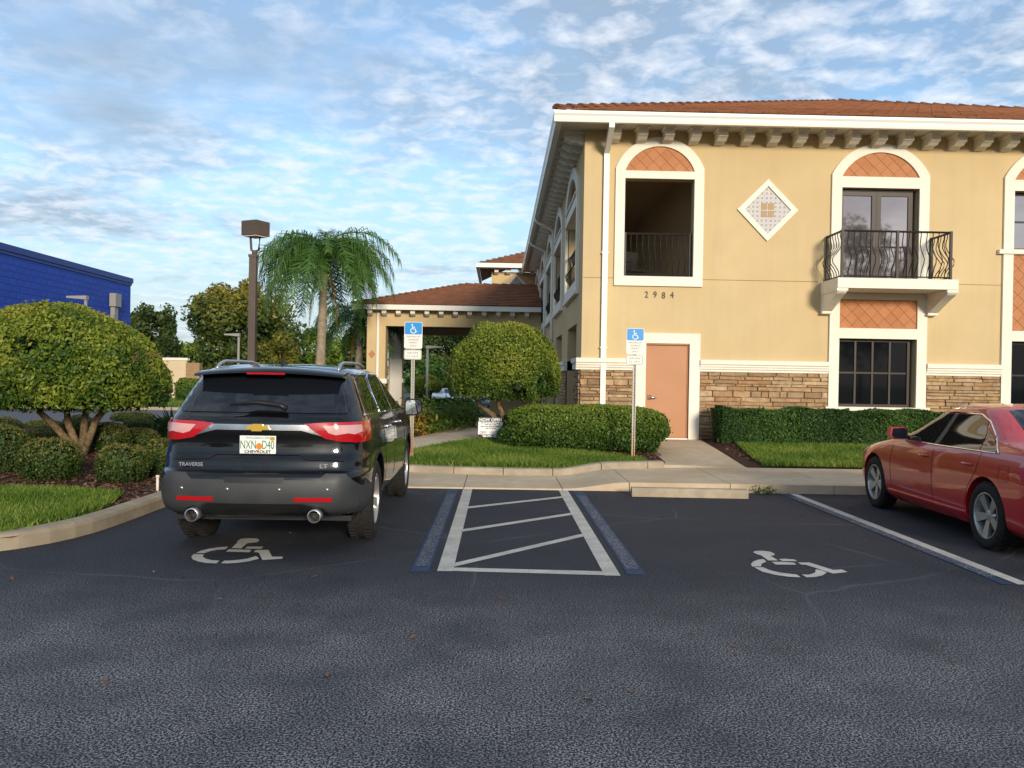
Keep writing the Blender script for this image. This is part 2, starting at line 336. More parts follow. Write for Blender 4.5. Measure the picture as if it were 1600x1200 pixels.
# ------------------------------------------------------------------ helpers: text, polygons, leaves, grass
def text_mesh(s, size, extrude=0.004, align='CENTER', bold=0.0, sx=1.0):
    cu = bpy.data.curves.new('t', 'FONT'); cu.body = s; cu.size = size; cu.extrude = extrude; cu.align_x = align; cu.offset = bold
    o = bpy.data.objects.new('t', cu); C.objects.link(o); dg = bpy.context.evaluated_depsgraph_get(); dg.update()
    me = bpy.data.meshes.new_from_object(o.evaluated_get(dg)); bpy.data.objects.remove(o)
    for v in me.vertices: v.co.x *= sx
    me.materials.clear(); return me
def text(name, s, size, mat_, parent, loc, extrude=0.004, bold=0.0, sx=1.0, local=False):
    """upright lettering facing -y"""
    me = text_mesh(s, size, extrude, bold=bold, sx=sx)
    me.transform(Matrix.Translation(loc) @ Matrix.Rotation(R(90), 4, 'X')); return link(name, me, mat_, parent, local)
def inpoly(P, poly):
    x, y = P[:, 0], P[:, 1]; r = np.zeros(len(P), bool); n = len(poly)
    for i in range(n):
        x1, y1 = poly[i][:2]; x2, y2 = poly[(i+1) % n][:2]
        c = ((y1 > y) != (y2 > y)) & (x < (x2-x1)*(y-y1)/(y2-y1+1e-12)+x1); r ^= c
    return r
def samplepoly(poly, n):
    a = np.array([p[:2] for p in poly]); lo, hi = a.min(0), a.max(0); out = []
    k = 0
    while k < n:
        P = lo+(hi-lo)*rng.random((n, 2)); P = P[inpoly(P, poly)]; out.append(P); k += len(P)
        if len(P) == 0: break
    return np.concatenate(out)[:n]
def parea(poly): return 0.5*abs(sum(poly[i][0]*poly[(i+1) % len(poly)][1]-poly[(i+1) % len(poly)][0]*poly[i][1] for i in range(len(poly))))
def sheet(name, poly, zf, mat_, parent=None, step=0.6, thick=0.0):
    """a polygon draped over a height function"""
    poly = [tuple(p[:2]) for p in poly]; pts = [Vector(p) for p in poly]; n = len(pts)
    xs = [p[0] for p in poly]; ys = [p[1] for p in poly]; a = np.array(poly)
    gx, gy = np.meshgrid(np.arange(min(xs)+step/2, max(xs), step), np.arange(min(ys)+step/2, max(ys), step))
    Pg = np.c_[gx.ravel(), gy.ravel()]; Pg = Pg[inpoly(Pg, poly)] if len(Pg) else Pg
    r = geometry.delaunay_2d_cdt(pts+[Vector(p) for p in Pg], [], [list(range(n))], 1, 1e-5)
    mb = MB(); mb.add([(v.x, v.y, zf(v.x, v.y)) for v in r[0]], [tuple(f) for f in r[2]])
    me = mb.mesh(name, False, False)
    bm = bmesh.new(); bm.from_mesh(me)
    for f in bm.faces:
        if f.normal.z < 0: f.normal_flip()
    bm.to_mesh(me); bm.free()
    return link(name, me, mat_, parent)
def leaves(name, P, Nn, size, mat_, parent=None, aspect=0.5, tilt=0.7, attr=None, flat=False, local=False):
    """P, Nn: points and outward normals; one folded diamond leaf each"""
    n = len(P); Nn = Nn+rng.normal(0, tilt, (n, 3)); Nn /= np.linalg.norm(Nn, axis=1)[:, None]+1e-9
    T = rng.normal(0, 1, (n, 3)); T -= (T*Nn).sum(1)[:, None]*Nn; T /= np.linalg.norm(T, axis=1)[:, None]+1e-9
    B = np.cross(Nn, T); s = (size*rng.uniform(0.5, 1.4, n))[:, None]
    V = np.empty((n, 4, 3)); V[:, 0] = P-T*s*0.5; V[:, 1] = P+B*s*aspect*0.5+Nn*s*0.06-T*s*0.06; V[:, 2] = P+T*s*0.5; V[:, 3] = P-B*s*aspect*0.5+Nn*s*0.06-T*s*0.06
    if attr is None: attr = rng.random(n)
    return link(name, fastmesh(name, V, quads=np.arange(4*n).reshape(-1, 4), attr=np.clip(attr, 0, 1)), mat_, parent, local)
def superdome(n, c, rx, ry, rz, zlo=-1.0, e=2.6, depth=0.10):
    """points on a clipped rounded shrub: superellipsoid surface, jittered inward"""
    d = rng.normal(0, 1, (n*3, 3)); d /= np.linalg.norm(d, axis=1)[:, None]
    k = (np.abs(d)**e).sum(1)**(-1/e); P = d*k[:, None]; P = P[P[:, 2] > zlo][:n]
    Nn = np.sign(P)*np.abs(P)**(e-1)/np.array([rx, ry, rz]); Nn /= np.linalg.norm(Nn, axis=1)[:, None]
    lump = 1+0.035*np.sin(P[:, 0]*5+P[:, 2]*4+c[0])+0.025*np.sin(P[:, 0]*9+P[:, 2]*7)+0.02*np.sin(P[:, 1]*13+P[:, 0]*5)
    for _ in range(14):                                              # soft tufts and hollows
        d0 = rng.normal(0, 1, 3); d0 /= np.linalg.norm(d0); lump += rng.uniform(-0.05, 0.045)*np.exp(-((P/np.linalg.norm(P, axis=1)[:, None]-d0)**2).sum(1)/0.10)
    stray = np.where(rng.random(len(P)) < 0.05, rng.uniform(0, 0.05, len(P)), 0)
    q = P*np.array([rx, ry, rz])*lump[:, None]*(1+stray-depth*rng.random(len(P))**2)[:, None]+np.array(c)
    return q, Nn, P
def grass(name, poly, zf, dens, h, parent=None, label=None, mat_=None, avoid=None):
    n = int(parea(poly)*dens); P = samplepoly(poly, n); n = len(P)
    z = np.array([zf(x, y) for x, y in P]); b = np.c_[P, z]
    a = rng.uniform(0, 2*np.pi, n); hh = h*rng.uniform(0.55, 1.3, n); ln = rng.normal(0, 0.45, (n, 2))*hh[:, None]
    wv = np.c_[np.cos(a), np.sin(a), np.zeros(n)]*(0.006+0.007*rng.random(n))[:, None]
    tip = b+np.c_[ln, hh]; V = np.empty((n, 3, 3)); V[:, 0] = b-wv; V[:, 1] = b+wv; V[:, 2] = tip
    pat = 0.5+0.25*np.sin(P[:, 0]*2.3+1)*np.sin(P[:, 1]*3.1)+rng.normal(0, 0.30, n)
    o = link(name, fastmesh(name, V, tris=np.arange(3*n).reshape(-1, 3), attr=np.clip(pat, 0, 1)), mat_ or M['grass'], parent)
    return tag(o, label, 'grass', kind='stuff')
def chips(name, poly, zf, dens, label):
    n = int(parea(poly)*dens); P = samplepoly(poly, n); z = np.array([zf(x, y) for x, y in P])+0.012
    o = leaves(name, np.c_[P, z], np.tile([0, 0, 1.0], (len(P), 1)), 0.06, M['chip'], None, 0.45, 0.35)
    return tag(o, label, 'mulch', kind='stuff')
# ------------------------------------------------------------------ ground
def gz(x, y): return -0.0165*min(38, max(0, y-28))
def lawnz(x, y): return 0.13+0.045*min(3.8, max(0, y-14.2))
def struct(o): o['kind'] = 'structure'; return o
def rect(x0, x1, y0, y1): return [(x0, y0), (x1, y0), (x1, y1), (x0, y1)]
struct(obj('ground', MB().add([(-1500, -1500, -1.3), (1500, -1500, -1.3), (1500, 1500, -1.3), (-1500, 1500, -1.3)], [(0, 1, 2, 3)]), M['turf']))
lot = struct(sheet('parking_lot', rect(-70, 60, -40, 18), lambda x, y: 0, M['asphalt'], step=8))
struct(sheet('drive_road', rect(-90, 60, 18, 110), gz, M['asphalt_far'], step=4))
SY = 12.33
def yb(x):      # back edge of the pavement, bowed towards the lot before the lawn
    if x < -2.2: return 14.4
    if x <= 2.95: return 13.86+0.085*(x-0.3)**2
    return 14.457+(14.68-14.457)*min(1, (x-2.95)/1.2)
def zs(x): return 0.022+0.105*smoothstep(0.95, 1.9, x)
side = thing('sidewalk', None, None, (0, SY, 0), kind='structure')
joints = [-9, -6.5, -3.9, -2.2, -0.47, 0.94, 1.9, 3.35, 4.85, 6.4, 8, 9.6, 11.2, 12.8, 15]
for a, b in zip(joints, joints[1:]):
    mb = MB(); k = 8; xs = [a+0.006+(b-a-0.012)*i/k for i in range(k+1)]
    for i in range(k):
        p, q = xs[i], xs[i+1]
        mb.add([(p, SY, -0.1), (q, SY, -0.1), (q, yb(q), -0.1), (p, yb(p), -0.1), (p, SY+0.012, zs(p)), (q, SY+0.012, zs(q)), (q, yb(q), zs(q)+0.01), (p, yb(p), zs(p)+0.01)],
               [(4, 5, 6, 7), (0, 1, 5, 4), (2, 3, 7, 6)]+([(3, 0, 4, 7)] if i == 0 else [])+([(1, 2, 6, 5)] if i == k-1 else []))
    obj('pavement_slab', mb, M['concrete'], side)
def kerb(name, path, z0f, h, wd=0.16, seg=3.0, side_=1):
    root = thing(name, None, None, (path[0][0], path[0][1], 0), kind='structure')
    pts = []                                           # resample
    for a, b in zip(path, path[1:]):
        a, b = Vector(a), Vector(b); n = max(1, int((b-a).length/0.25))
        pts += [a+(b-a)*i/n for i in range(n)]
    pts.append(Vector(path[-1]))
    for _ in range(6): pts = [pts[0]]+[(pts[i-1]+pts[i]*2+pts[i+1])/4 for i in range(1, len(pts)-1)]+[pts[-1]]
    prof = [(0, -0.12), (0.006, h*0.72), (0.022, h*0.92), (0.055, h), (wd, h+0.004), (wd, -0.12)]
    def ring(i, sh=0):
        t = (pts[min(i+1, len(pts)-1)]-pts[max(i-1, 0)]).normalized(); nn = Vector((-t.y, t.x))*side_
        p = pts[i]+t*sh; return [(p.x+nn.x*a, p.y+nn.y*a, z0f(p.x, p.y)+b) for a, b in prof]
    st = max(2, int(seg/0.25)); i = 0
    while i < len(pts)-1:
        j = min(i+st, len(pts)-1); mb = MB(); rs = [ring(k, 0.006 if k == i else -0.006 if k == j else 0) for k in range(i, j+1)]; n = len(prof)
        mb.v = [v for r in rs for v in r]
        for k in range(len(rs)-1):
            for q in range(n-1): mb.f.append((k*n+q, k*n+q+1, (k+1)*n+q+1, (k+1)*n+q))
        mb.f += [tuple(range(n)), tuple((len(rs)-1)*n+q for q in range(n))[::-1]]
        obj('kerb_stone', mb, M['kerb'], root); i = j
    return root
kerb('lawn_kerb', [(x/10, yb(x/10)) for x in range(-55, 29)], lambda x, y: zs(x), 0.12, 0.15, 2.2)
ISL = [(-13, 6.75), (-7, 6.8), (-5.3, 7.0), (-4.6, 7.2), (-4.1, 7.65), (-3.92, 8.3), (-3.9, 10.3), (-3.92, 13), (-4.1, 16), (-4.6, 19), (-5.6, 21), (-8, 22.3), (-13, 22.6)]
kerb('island_kerb', ISL, lambda x, y: 0, 0.15, 0.17)
kerb('far_road_kerb', [(-60, 41), (-30, 41.5), (-14, 43), (-9, 46)], gz, 0.15, 0.2, 6)
isl_in = [(x-0.15 if y < 22 else x, y+0.14 if y < 7.3 else y-0.1 if y > 21.5 else y) for x, y in ISL]
iz = lambda x, y: 0.115+0.012*min(10, max(0, -4.2-x))
struct(sheet('island_mulch_bed', isl_in, iz, M['soil'], step=0.5))
LL = [(-13, 6.92), (-7, 6.96), (-5.4, 7.16), (-4.75, 7.38), (-4.3, 7.8), (-4.16, 8.4), (-4.2, 9.4), (-4.45, 10.35), (-5.3, 10.55), (-7, 10.45), (-13, 10.5)]
struct(sheet('island_lawn', LL, lambda x, y: iz(x, y)+0.012, M['turf'], step=0.5))
grass('island_grass', [p for p in LL if p[0] > -7.1]+[(-7.1, 10.45), (-7.1, 6.95)][:0], lambda x, y: iz(x, y)+0.01, 5000, 0.07, None, 'bright green grass on the kerbed island at the left')
chips('island_mulch', [(-4.1, 9.3), (-4.1, 17), (-9.5, 17), (-9.5, 10.4), (-5.3, 10.5), (-4.5, 10.4)], lambda x, y: iz(x, y), 420, 'brown bark mulch under the clipped ball shrubs')
# beds in front of the building
soil_c = [(x/4, yb(x/4)+0.14) for x in range(-22, 12)]+[(2.95, 15.1), (3.1, 19.25), (1.9, 19.25), (-0.5, 24), (-6, 24)]
struct(sheet('planting_bed', soil_c, lawnz, M['soil'], step=0.5))
struct(sheet('building_bed', [(4.25, 14.66), (16, 14.66), (16, 19.25), (4.55, 19.25)], lawnz, M['soil'], step=0.6))
PN = [G(600, 707, .28), G(640, 698, .29), G(700, 690.5, .30), G(742, 686, .30), G(800, 680, .3)]
PF = [G(860, 655, .30), G(790, 657, .30), G(745, 664, .30), G(700, 673, .30), G(640, 686, .30), G(600, 693, .28)]
struct(sheet('curved_path', [tuple(p)[:2] for p in PN+PF], lambda x, y: lawnz(x, y)+0.02, M['concrete'], step=0.5))
LC = [(x/4, yb(x/4)+0.15) for x in range(-9, 11)]+[(2.55, 15.25), (1.9, 15.75), (1.0, 16.5), (0.3, 17.3), (-0.3, 17.75)]+[tuple(p)[:2] for p in (G(742, 689, .29), G(700, 693, .29), G(640, 701, .28))]+[(-2.25, 15.9)]
struct(sheet('front_lawn', LC, lambda x, y: lawnz(x, y)+0.012, M['turf'], step=0.4))
grass('front_grass', LC, lambda x, y: lawnz(x, y)+0.01, 3600, 0.085, None, 'curved strip of green grass before the rounded hedge')
LR = [(4.55, 14.72), (16, 14.72), (16, 17.75), (4.95, 17.75), (4.75, 16.5)]
struct(sheet('side_lawn', LR, lambda x, y: lawnz(x, y)+0.012, M['turf'], step=0.5))
grass('side_grass', [(4.55, 14.72), (10.5, 14.72), (10.5, 17.75), (4.95, 17.75), (4.75, 16.5)], lambda x, y: lawnz(x, y)+0.01, 3400, 0.08, None, 'green grass between the pavement and the boxed hedge')
chips('front_mulch', [(2.75, 15.2), (1.9, 15.75), (1.0, 16.5), (0.3, 17.3), (-0.4, 17.8), (-0.4, 19), (3.0, 19), (3.05, 16)], lawnz, 420, 'dark mulch around the rounded hedge by the door walk')
chips('wall_mulch', [(4.5, 14.9), (4.8, 16.5), (4.95, 17.7), (11, 17.7), (11, 19.1), (4.55, 19.1)], lawnz, 300, 'dark mulch strip along the stone wall under the boxed hedge')
walk = obj('door_walk', MB().add([(2.85, 14.9, 0.142), (4.28, 14.66, 0.142), (4.52, 19.2, 0.30), (3.05, 19.2, 0.30), (2.85, 14.9, 0), (4.28, 14.66, 0), (4.52, 19.2, 0.1), (3.05, 19.2, 0.1)], [(0, 1, 2, 3), (0, 4, 5, 1), (1, 5, 6, 2), (3, 7, 4, 0)]), M['concrete'])
struct(walk)
# ------------------------------------------------------------------ painted markings (parts of the lot)
def stripe(name, x0, x1, y0, y1, mat_, z=0.004, sk=0.0):
    return obj(name, MB().add([(x0, y0, z), (x1, y0, z), (x1+sk, y1, z), (x0+sk, y1, z)], [(0, 1, 2, 3)]), mat_, lot)
stripe('white_line', -0.475, -0.345, 7.05, SY-0.01, M['line'])
stripe('white_line', 0.885, 1.015, 6.97, SY-0.01, M['line'])
obj('white_line', MB().add([(-0.344, 7.06, .004), (0.884, 6.98, .004), (0.884, 7.12, .004), (-0.344, 7.19, .004)], [(0, 1, 2, 3)]), M['line'], lot)
for y0, y1 in ((7.20, 8.72), (8.85, 10.1), (10.45, 11.55)):
    y0 += 0.02
    obj('hatch_line', MB().add([(-0.344, y0, .0042), (-0.344, y0+0.15, .0042), (0.884, y1+0.13, .0042), (0.884, y1-0.02, .0042)], [(3, 2, 1, 0)][::-1]), M['line'], lot)
stripe('white_line', 4.19, 4.30, 6.85, SY-0.05, M['line'])
for x in (-0.70, 1.07):
    stripe('blue_line', x+0.01, x+0.16, 7.02, SY-0.02, M['blue_line'])
    stripe('faded_line', x+0.03, x+0.142, 7.22, 11.75, M['pale_line'], 0.007)
stripe('blue_line', 4.06, 4.16, 6.85, SY-0.03, M['blue_line']); stripe('faded_line', 4.07, 4.18, 7.1, 11.9, M['pale_line'], 0.007)
def traced(name, polys, sx, sy, ox, oy, k):
    for P in polys:
        pts = [G(ox+a/k, oy+b/k, 0.0045) for a, b in P]
        obj(name, MB().add(pts, [tuple(range(len(pts)))]), M['stencil'], lot)
def arcpoly(o, i): return o+i[::-1]
isa_l = [[(800, 235), (850, 195), (960, 185), (1080, 190), (1115, 215), (1085, 240), (1000, 250), (940, 258), (860, 328), (725, 322), (810, 245)],
         [(945, 303), (1170, 303), (1135, 332), (915, 330)], [(690, 338), (1005, 348), (975, 382), (650, 372)],
         [(1070, 348), (1240, 348), (1290, 442), (1440, 442), (1430, 470), (1155, 488), (1105, 385), (1030, 378)],
         [(680, 303), (560, 310), (420, 330), (300, 360), (230, 392), (350, 394), (430, 365), (540, 345), (645, 338)],
         [(205, 405), (168, 440), (190, 480), (270, 510), (380, 530), (515, 535), (560, 498), (450, 490), (370, 470), (325, 440), (345, 410)],
         [(580, 534), (700, 535), (830, 525), (960, 508), (1110, 470), (1070, 432), (960, 465), (830, 485), (700, 497), (625, 498)]]
isa_r = [[(222, 190), (260, 175), (350, 172), (450, 185), (505, 210), (510, 230), (455, 240), (555, 300), (425, 300), (335, 235), (270, 215)],
         [(565, 282), (640, 278), (770, 288), (808, 310), (610, 310)], [(470, 318), (600, 318), (765, 330), (795, 356), (525, 354)],
         [(815, 327), (965, 327), (1280, 425), (1390, 418), (1468, 452), (1280, 474), (920, 357), (860, 355)],
         [(360, 282), (290, 290), (225, 315), (195, 350), (215, 380), (330, 378), (335, 345), (400, 315)],
         [(235, 388), (355, 390), (450, 430), (580, 460), (800, 486), (852, 522), (700, 515), (520, 490), (350, 448)],
         [(865, 484), (960, 488), (1040, 460), (1050, 415), (1130, 432), (1198, 458), (1140, 496), (1040, 518), (930, 522)]]
traced('access_symbol_stroke', isa_l, 1, 1, 280, 820, 8.889)
traced('access_symbol_stroke', isa_r, 1, 1, 1150, 840, 8.421)
# ------------------------------------------------------------------ the stucco office building
BX, BY, BZ = 1.83, 19.2, 0.22
SOF = 7.15
bld = thing('office_building', 'two-storey tan stucco office building with stone base and tiled hip roof', 'building', (BX, BY, 0))
def wallcells(mb, a0, a1, z0, z1, holes, axis, p0, p1):
    xs = sorted({a0, a1, *[h[0] for h in holes], *[h[1] for h in holes]}); zc = sorted({z0, z1, *[h[2] for h in holes], *[h[3] for h in holes]})
    for i in range(len(xs)-1):
        col = []
        for j in range(len(zc)-1):
            cx, cz = (xs[i]+xs[i+1])/2, (zc[j]+zc[j+1])/2
            if any(h[0] < cx < h[1] and h[2] < cz < h[3] for h in holes): continue
            if col and col[-1][1] == zc[j]: col[-1][1] = zc[j+1]
            else: col.append([zc[j], zc[j+1]])
        for z_0, z_1 in col:
            if axis == 'y': mb.box(xs[i], xs[i+1], p0, p1, z_0, z_1)
            else: mb.box(p0, p1, xs[i], xs[i+1], z_0, z_1)
    return mb
RX = 19.5
fh = [(2.74, 4.285, 3.915, 6.08), (7.58, 9.32, 3.80, 5.975), (7.575, 9.32, 1.09, 2.615), (3.27, 4.24, BZ, 2.43), (11.46, 13.2, 4.68, 5.975), (11.46, 13.2, 1.09, 2.615)]
obj('front_wall', wallcells(MB(), BX, RX, BZ, SOF, fh, 'y', BY, BY+0.25), M['stucco'], bld)
# shallow control joint across the stucco
for a, b in ((BX+0.01, 2.26), (2.38, 2.51), (4.51, 7.10), (9.80, 11.22)): obj('control_joint', MB().box(a, b, BY-0.003, BY+0.01, 3.862, 3.874), M['grout'], bld)
lw = []; pitch = 4.9
for i in range(5):
    y0 = 20.1+pitch*i; lw.append((y0+0.28, y0+3.42, 3.92, 6.62))
lh = lw+[(20.45+4.75*i, 23.1+4.75*i, BZ, 2.92) for i in range(5)]
obj('side_wall', wallcells(MB(), BY+0.25, 45, BZ, SOF, lh, 'x', BX, BX+0.25), M['stucco'], bld)
im = MB(); im.box(4.62, 4.8, BY+0.25, 40, BZ, SOF-0.03); im.box(BX+0.25, 4.62, 39.8, 40, BZ, SOF-0.03)
obj('corridor_wall', im, M['interior'], bld)
obj('corridor_floor', MB().box(BX+0.25, 4.62, BY+0.25, 39.8, 3.6, 3.80), M['concrete'], bld)
obj('corridor_ceiling', MB().box(BX+0.25, 4.62, BY+0.25, 39.8, 6.9, 7.0), M['interior'], bld)
rm = MB(); rm.box(7.2, 7.3, BY+0.25, 24, BZ, SOF); rm.box(7.3, 14.5, 23.9, 24, BZ, SOF); rm.box(14.4, 14.5, BY+0.25, 23.9, BZ, SOF)
obj('room_wall', rm, M['interior'], bld)
obj('room_floor', MB().box(7.3, 14.4, BY+0.25, 23.9, 3.5, 3.8), M['interior'], bld)
# window surrounds with arch, tiled tympanum and panels of diamond tiles
def seg(cx, half, base, apex, n=24):
    rise = apex-base; r = (half*half+rise*rise)/(2*rise); a = math.asin(min(1, half/r)); a = a if rise < r else math.pi-a
    return [(cx+r*math.sin(-a+2*a*i/n), apex-r+r*math.cos(-a+2*a*i/n)) for i in range(n+1)]
def clip(poly, cp):
    out = poly
    for i in range(len(cp)):
        a, b = Vector(cp[i]), Vector(cp[(i+1) % len(cp)]); e = b-a; res = []
        sd_ = lambda p: e.x*(p[1]-a.y)-e.y*(p[0]-a.x)
        for j in range(len(out)):
            p, q = out[j], out[(j+1) % len(out)]; sp, sq = sd_(p), sd_(q)
            if sp >= 0: res.append(p)
            if (sp > 0 and sq < 0) or (sp < 0 and sq > 0): t = sp/(sp-sq); res.append((p[0]+(q[0]-p[0])*t, p[1]+(q[1]-p[1])*t))
        out = res
        if len(out) < 3: return []
    return out
def area2(p): return 0.5*sum(p[i][0]*p[(i+1) % len(p)][1]-p[(i+1) % len(p)][0]*p[i][1] for i in range(len(p)))
def tilepanel(name, outline, parent, y, d=0.295, gap=0.011):
    if area2(outline) < 0: outline = outline[::-1]
    panel = obj(name, MB().prism(outline, 'y', y+0.004, y+0.03), M['grout'], parent)
    xs = [p[0] for p in outline]; zs_ = [p[1] for p in outline]; h = d/2-gap/2; cx0 = (min(xs)+max(xs))/2
    for r_ in range(int((max(zs_)-min(zs_))/(d/2))+3):
        for c in range(-9, 10):
            cx = cx0+c*d+(d/2 if r_ % 2 else 0); cz = min(zs_)+(r_-0.5)*d/2
            p = clip([(cx, cz-h), (cx+h, cz), (cx, cz+h), (cx-h, cz)], outline)
            if p and abs(area2(p)) > 0.0006: obj('tile', MB().prism(p, 'y', y-0.006, y+0.01), M['terra'], panel)
def surround(cx, ow, iw, zb, zop_b, zop_t, tb, tapex, spring, apex, parent, y=BY, sill=True):
    mb = MB(); yo, yi = y-0.06, y+0.02
    outer = seg(cx, ow, spring, apex); inner = seg(cx, iw, tb, tapex)
    mb.band(outer, inner, 'y', yo, yi)
    mb.box(cx-iw, cx+iw, yo, yi, zop_t, tb)                         # transom
    for s in (-1, 1):
        a, b = sorted((cx+s*ow, cx+s*iw)); mb.box(a, b, yo, yi, zb, tb if True else 0)
        mb.prism([(cx+s*ow, tb), (cx+s*iw, tb), (cx+s*ow, spring)], 'y', yo, yi)
    if sill: mb.box(cx-iw, cx+iw, yo, yi, zb, zop_b)
    o = obj('window_surround', mb, M['trim'], parent)
    tilepanel('arch_panel', seg(cx, iw, tb, tapex, 20), parent, y-0.012)
    return o
surround(3.51, 0.985, 0.772, 3.70, 3.915, 6.08, 6.25, 6.80, 6.31, 7.0, bld)
surround(8.45, 1.095, 0.87, 3.86, 3.86, 5.975, 6.22, 6.77, 6.27, 6.96, bld, sill=False)
surround(12.33, 1.095, 0.87, 4.66, 4.66, 5.975, 6.22, 6.77, 6.27, 6.96, bld, sill=False)
def lower(cx, top):
    mb = MB(); yo, yi = BY-0.06, BY+0.02
    for s in (-1, 1):
        a, b = sorted((cx+s*1.095, cx+s*0.872)); mb.box(a, b, yo, yi, 1.09, top)
    mb.box(cx-0.872, cx+0.872, yo, yi, 2.615, 2.845); mb.box(cx-0.872, cx+0.872, yo, yi, 3.487 if top < 4 else 4.55, top)
    o = obj('window_surround', mb, M['trim'], bld)
    obj('sill', MB().box(cx-1.17, cx+1.17, BY-0.11, BY+0.24, 0.99, 1.088), M['trim'], o)
    pt = 3.487 if top < 4 else 4.55
    tilepanel('tile_panel', [(cx-0.872, 2.845), (cx+0.872, 2.845), (cx+0.872, pt), (cx-0.872, pt)], bld, BY-0.012)
lower(8.45, 3.63); lower(12.33, 4.56)
obj('sill', MB().box(11.12, 13.54, BY-0.10, BY+0.2, 4.562, 4.658), M['trim'], bld)
def window(x0, x1, z0, z1, cols, rows, gm, y=BY+0.14, fw=0.06, name='window'):
    mb = MB(); mb.box(x0, x1, y, y+0.06, z0, z0+fw).box(x0, x1, y, y+0.06, z1-fw, z1).box(x0, x0+fw, y, y+0.06, z0+fw, z1-fw).box(x1-fw, x1, y, y+0.06, z0+fw, z1-fw)
    W, Hh = (x1-x0-2*fw)/cols, (z1-z0-2*fw)/rows
    for i in range(1, cols): mb.box(x0+fw+W*i-0.022, x0+fw+W*i+0.022, y+0.005, y+0.055, z0+fw, z1-fw)
    for j in range(1, rows):
        for i in range(cols): mb.box(x0+fw+W*i+0.023, x0+fw+W*(i+1)-0.023, y+0.007, y+0.053, z0+fw+Hh*j-0.018, z0+fw+Hh*j+0.018)
    f = obj(name, mb, M['bronze'], bld)
    for i in range(cols):
        for j in range(rows):
            mp = MB(); t = rnd.uniform(-0.003, 0.003)
            mp.add([(x0+fw+W*i, y+0.03, z0+fw+Hh*j), (x0+fw+W*(i+1), y+0.03+t, z0+fw+Hh*j), (x0+fw+W*(i+1), y+0.03+t, z0+fw+Hh*(j+1)), (x0+fw+W*i, y+0.03, z0+fw+Hh*(j+1))], [(0, 1, 2, 3)])
            obj('pane', mp, gm, f)
window(7.575, 9.26, 1.09, 2.615, 4, 2, M['glass_dark'])
window(11.46, 13.2, 1.09, 2.615, 4, 2, M['glass_dark'])
window(11.46, 13.2, 4.66, 5.975, 2, 2, M['glass_mirror'])
window(7.58, 8.43, 3.87, 5.93, 1, 1, M['glass_mirror'], BY+0.12, 0.10, 'balcony_door')
window(8.435, 9.25, 3.87, 5.93, 1, 1, M['glass_mirror'], BY+0.12, 0.10, 'balcony_door')
obj('door_head', MB().box(7.58, 9.25, BY+0.1, BY+0.2, 5.931, 5.974), M['bronze'], bld)
# belt course and stone base
def belt(x0, x1):
    mb = MB()
    prof = [(BY+0.02, 1.82), (BY-0.05, 1.82), (BY-0.05, 1.86), (BY-0.075, 1.88), (BY-0.075, 1.915), (BY-0.095, 1.93), (BY-0.095, 1.965), (BY-0.12, 1.985), (BY-0.12, 2.06), (BY-0.10, 2.08), (BY+0.02, 2.08)]
    return mb.prism(prof, 'x', x0, x1)
for a, b in ((BX-0.12, 3.045), (4.475, 7.35), (9.55, 11.23)): obj('belt_course', belt(a, b), M['trim'], bld)
for a, b in ((BX-0.02, 3.045), (4.475, 7.35), (9.55, 11.23)): obj('stone_backing', MB().box(a, b, BY-0.02, BY+0.01, BZ, 1.82), M['mortar'], bld)
nst = 0; rest = MB()
def stones(x0, x1, z0, z1, place):
    global nst
    z = z0
    while z < z1-0.03:
        h = min(rnd.choice([0.055, 0.065, 0.08, 0.085, 0.10, 0.14]), z1-z)
        if z1-z-h < 0.05: h = z1-z
        x = x0-rnd.uniform(0, 0.3)
        while x < x1:
            L_ = rnd.uniform(0.22, 0.78)*(0.6 if h > 0.11 else 1); a, b = max(x, x0), min(x+L_, x1); x += L_
            if b-a < 0.04: continue
            j = lambda: rnd.uniform(-0.009, 0.009)
            pr = rnd.uniform(0.022, 0.05); g = 0.0025
            sp = [(0.02, 0), (0.5, 1), (0.98, 0)]
            fr = [(a+g, z+g+j()), ((a+b)/2, z+g+j()), (b-g, z+g+j()), (b-g+j(), z+h-g+j()), ((a+b)/2, z+h-g+j()), (a+g+j(), z+h-g+j())]
            vs = [(p, -0.01, q) for p, q in fr]+[(p+(0.012 if i in (0, 5) else -0.012 if i in (2, 3) else 0), -pr+rnd.uniform(-0.01, 0.01), q+(0.008 if i < 3 else -0.008)) for i, (p, q) in enumerate(fr)]
            n = 6; fs = [tuple(range(n, 2*n))]+[(i, (i+1) % n, (i+1) % n+n, i+n) for i in range(n)]
            place(vs, fs)
        z += h
def front_stone(vs, fs):
    global nst
    vs = [(x, BY-0.02+y, z) for x, y, z in vs]
    if nst < 290: obj('stone', MB().add(vs, fs), M['stone'], bld); nst += 1
    else: rest.add(vs, fs)
stones(BX-0.02, 3.045, BZ, 1.82, front_stone); stones(4.475, 7.35, 0.55, 1.82, front_stone); stones(9.55, 11.23, 0.8, 1.82, front_stone); stones(4.475, 7.35, BZ, 0.55, front_stone)
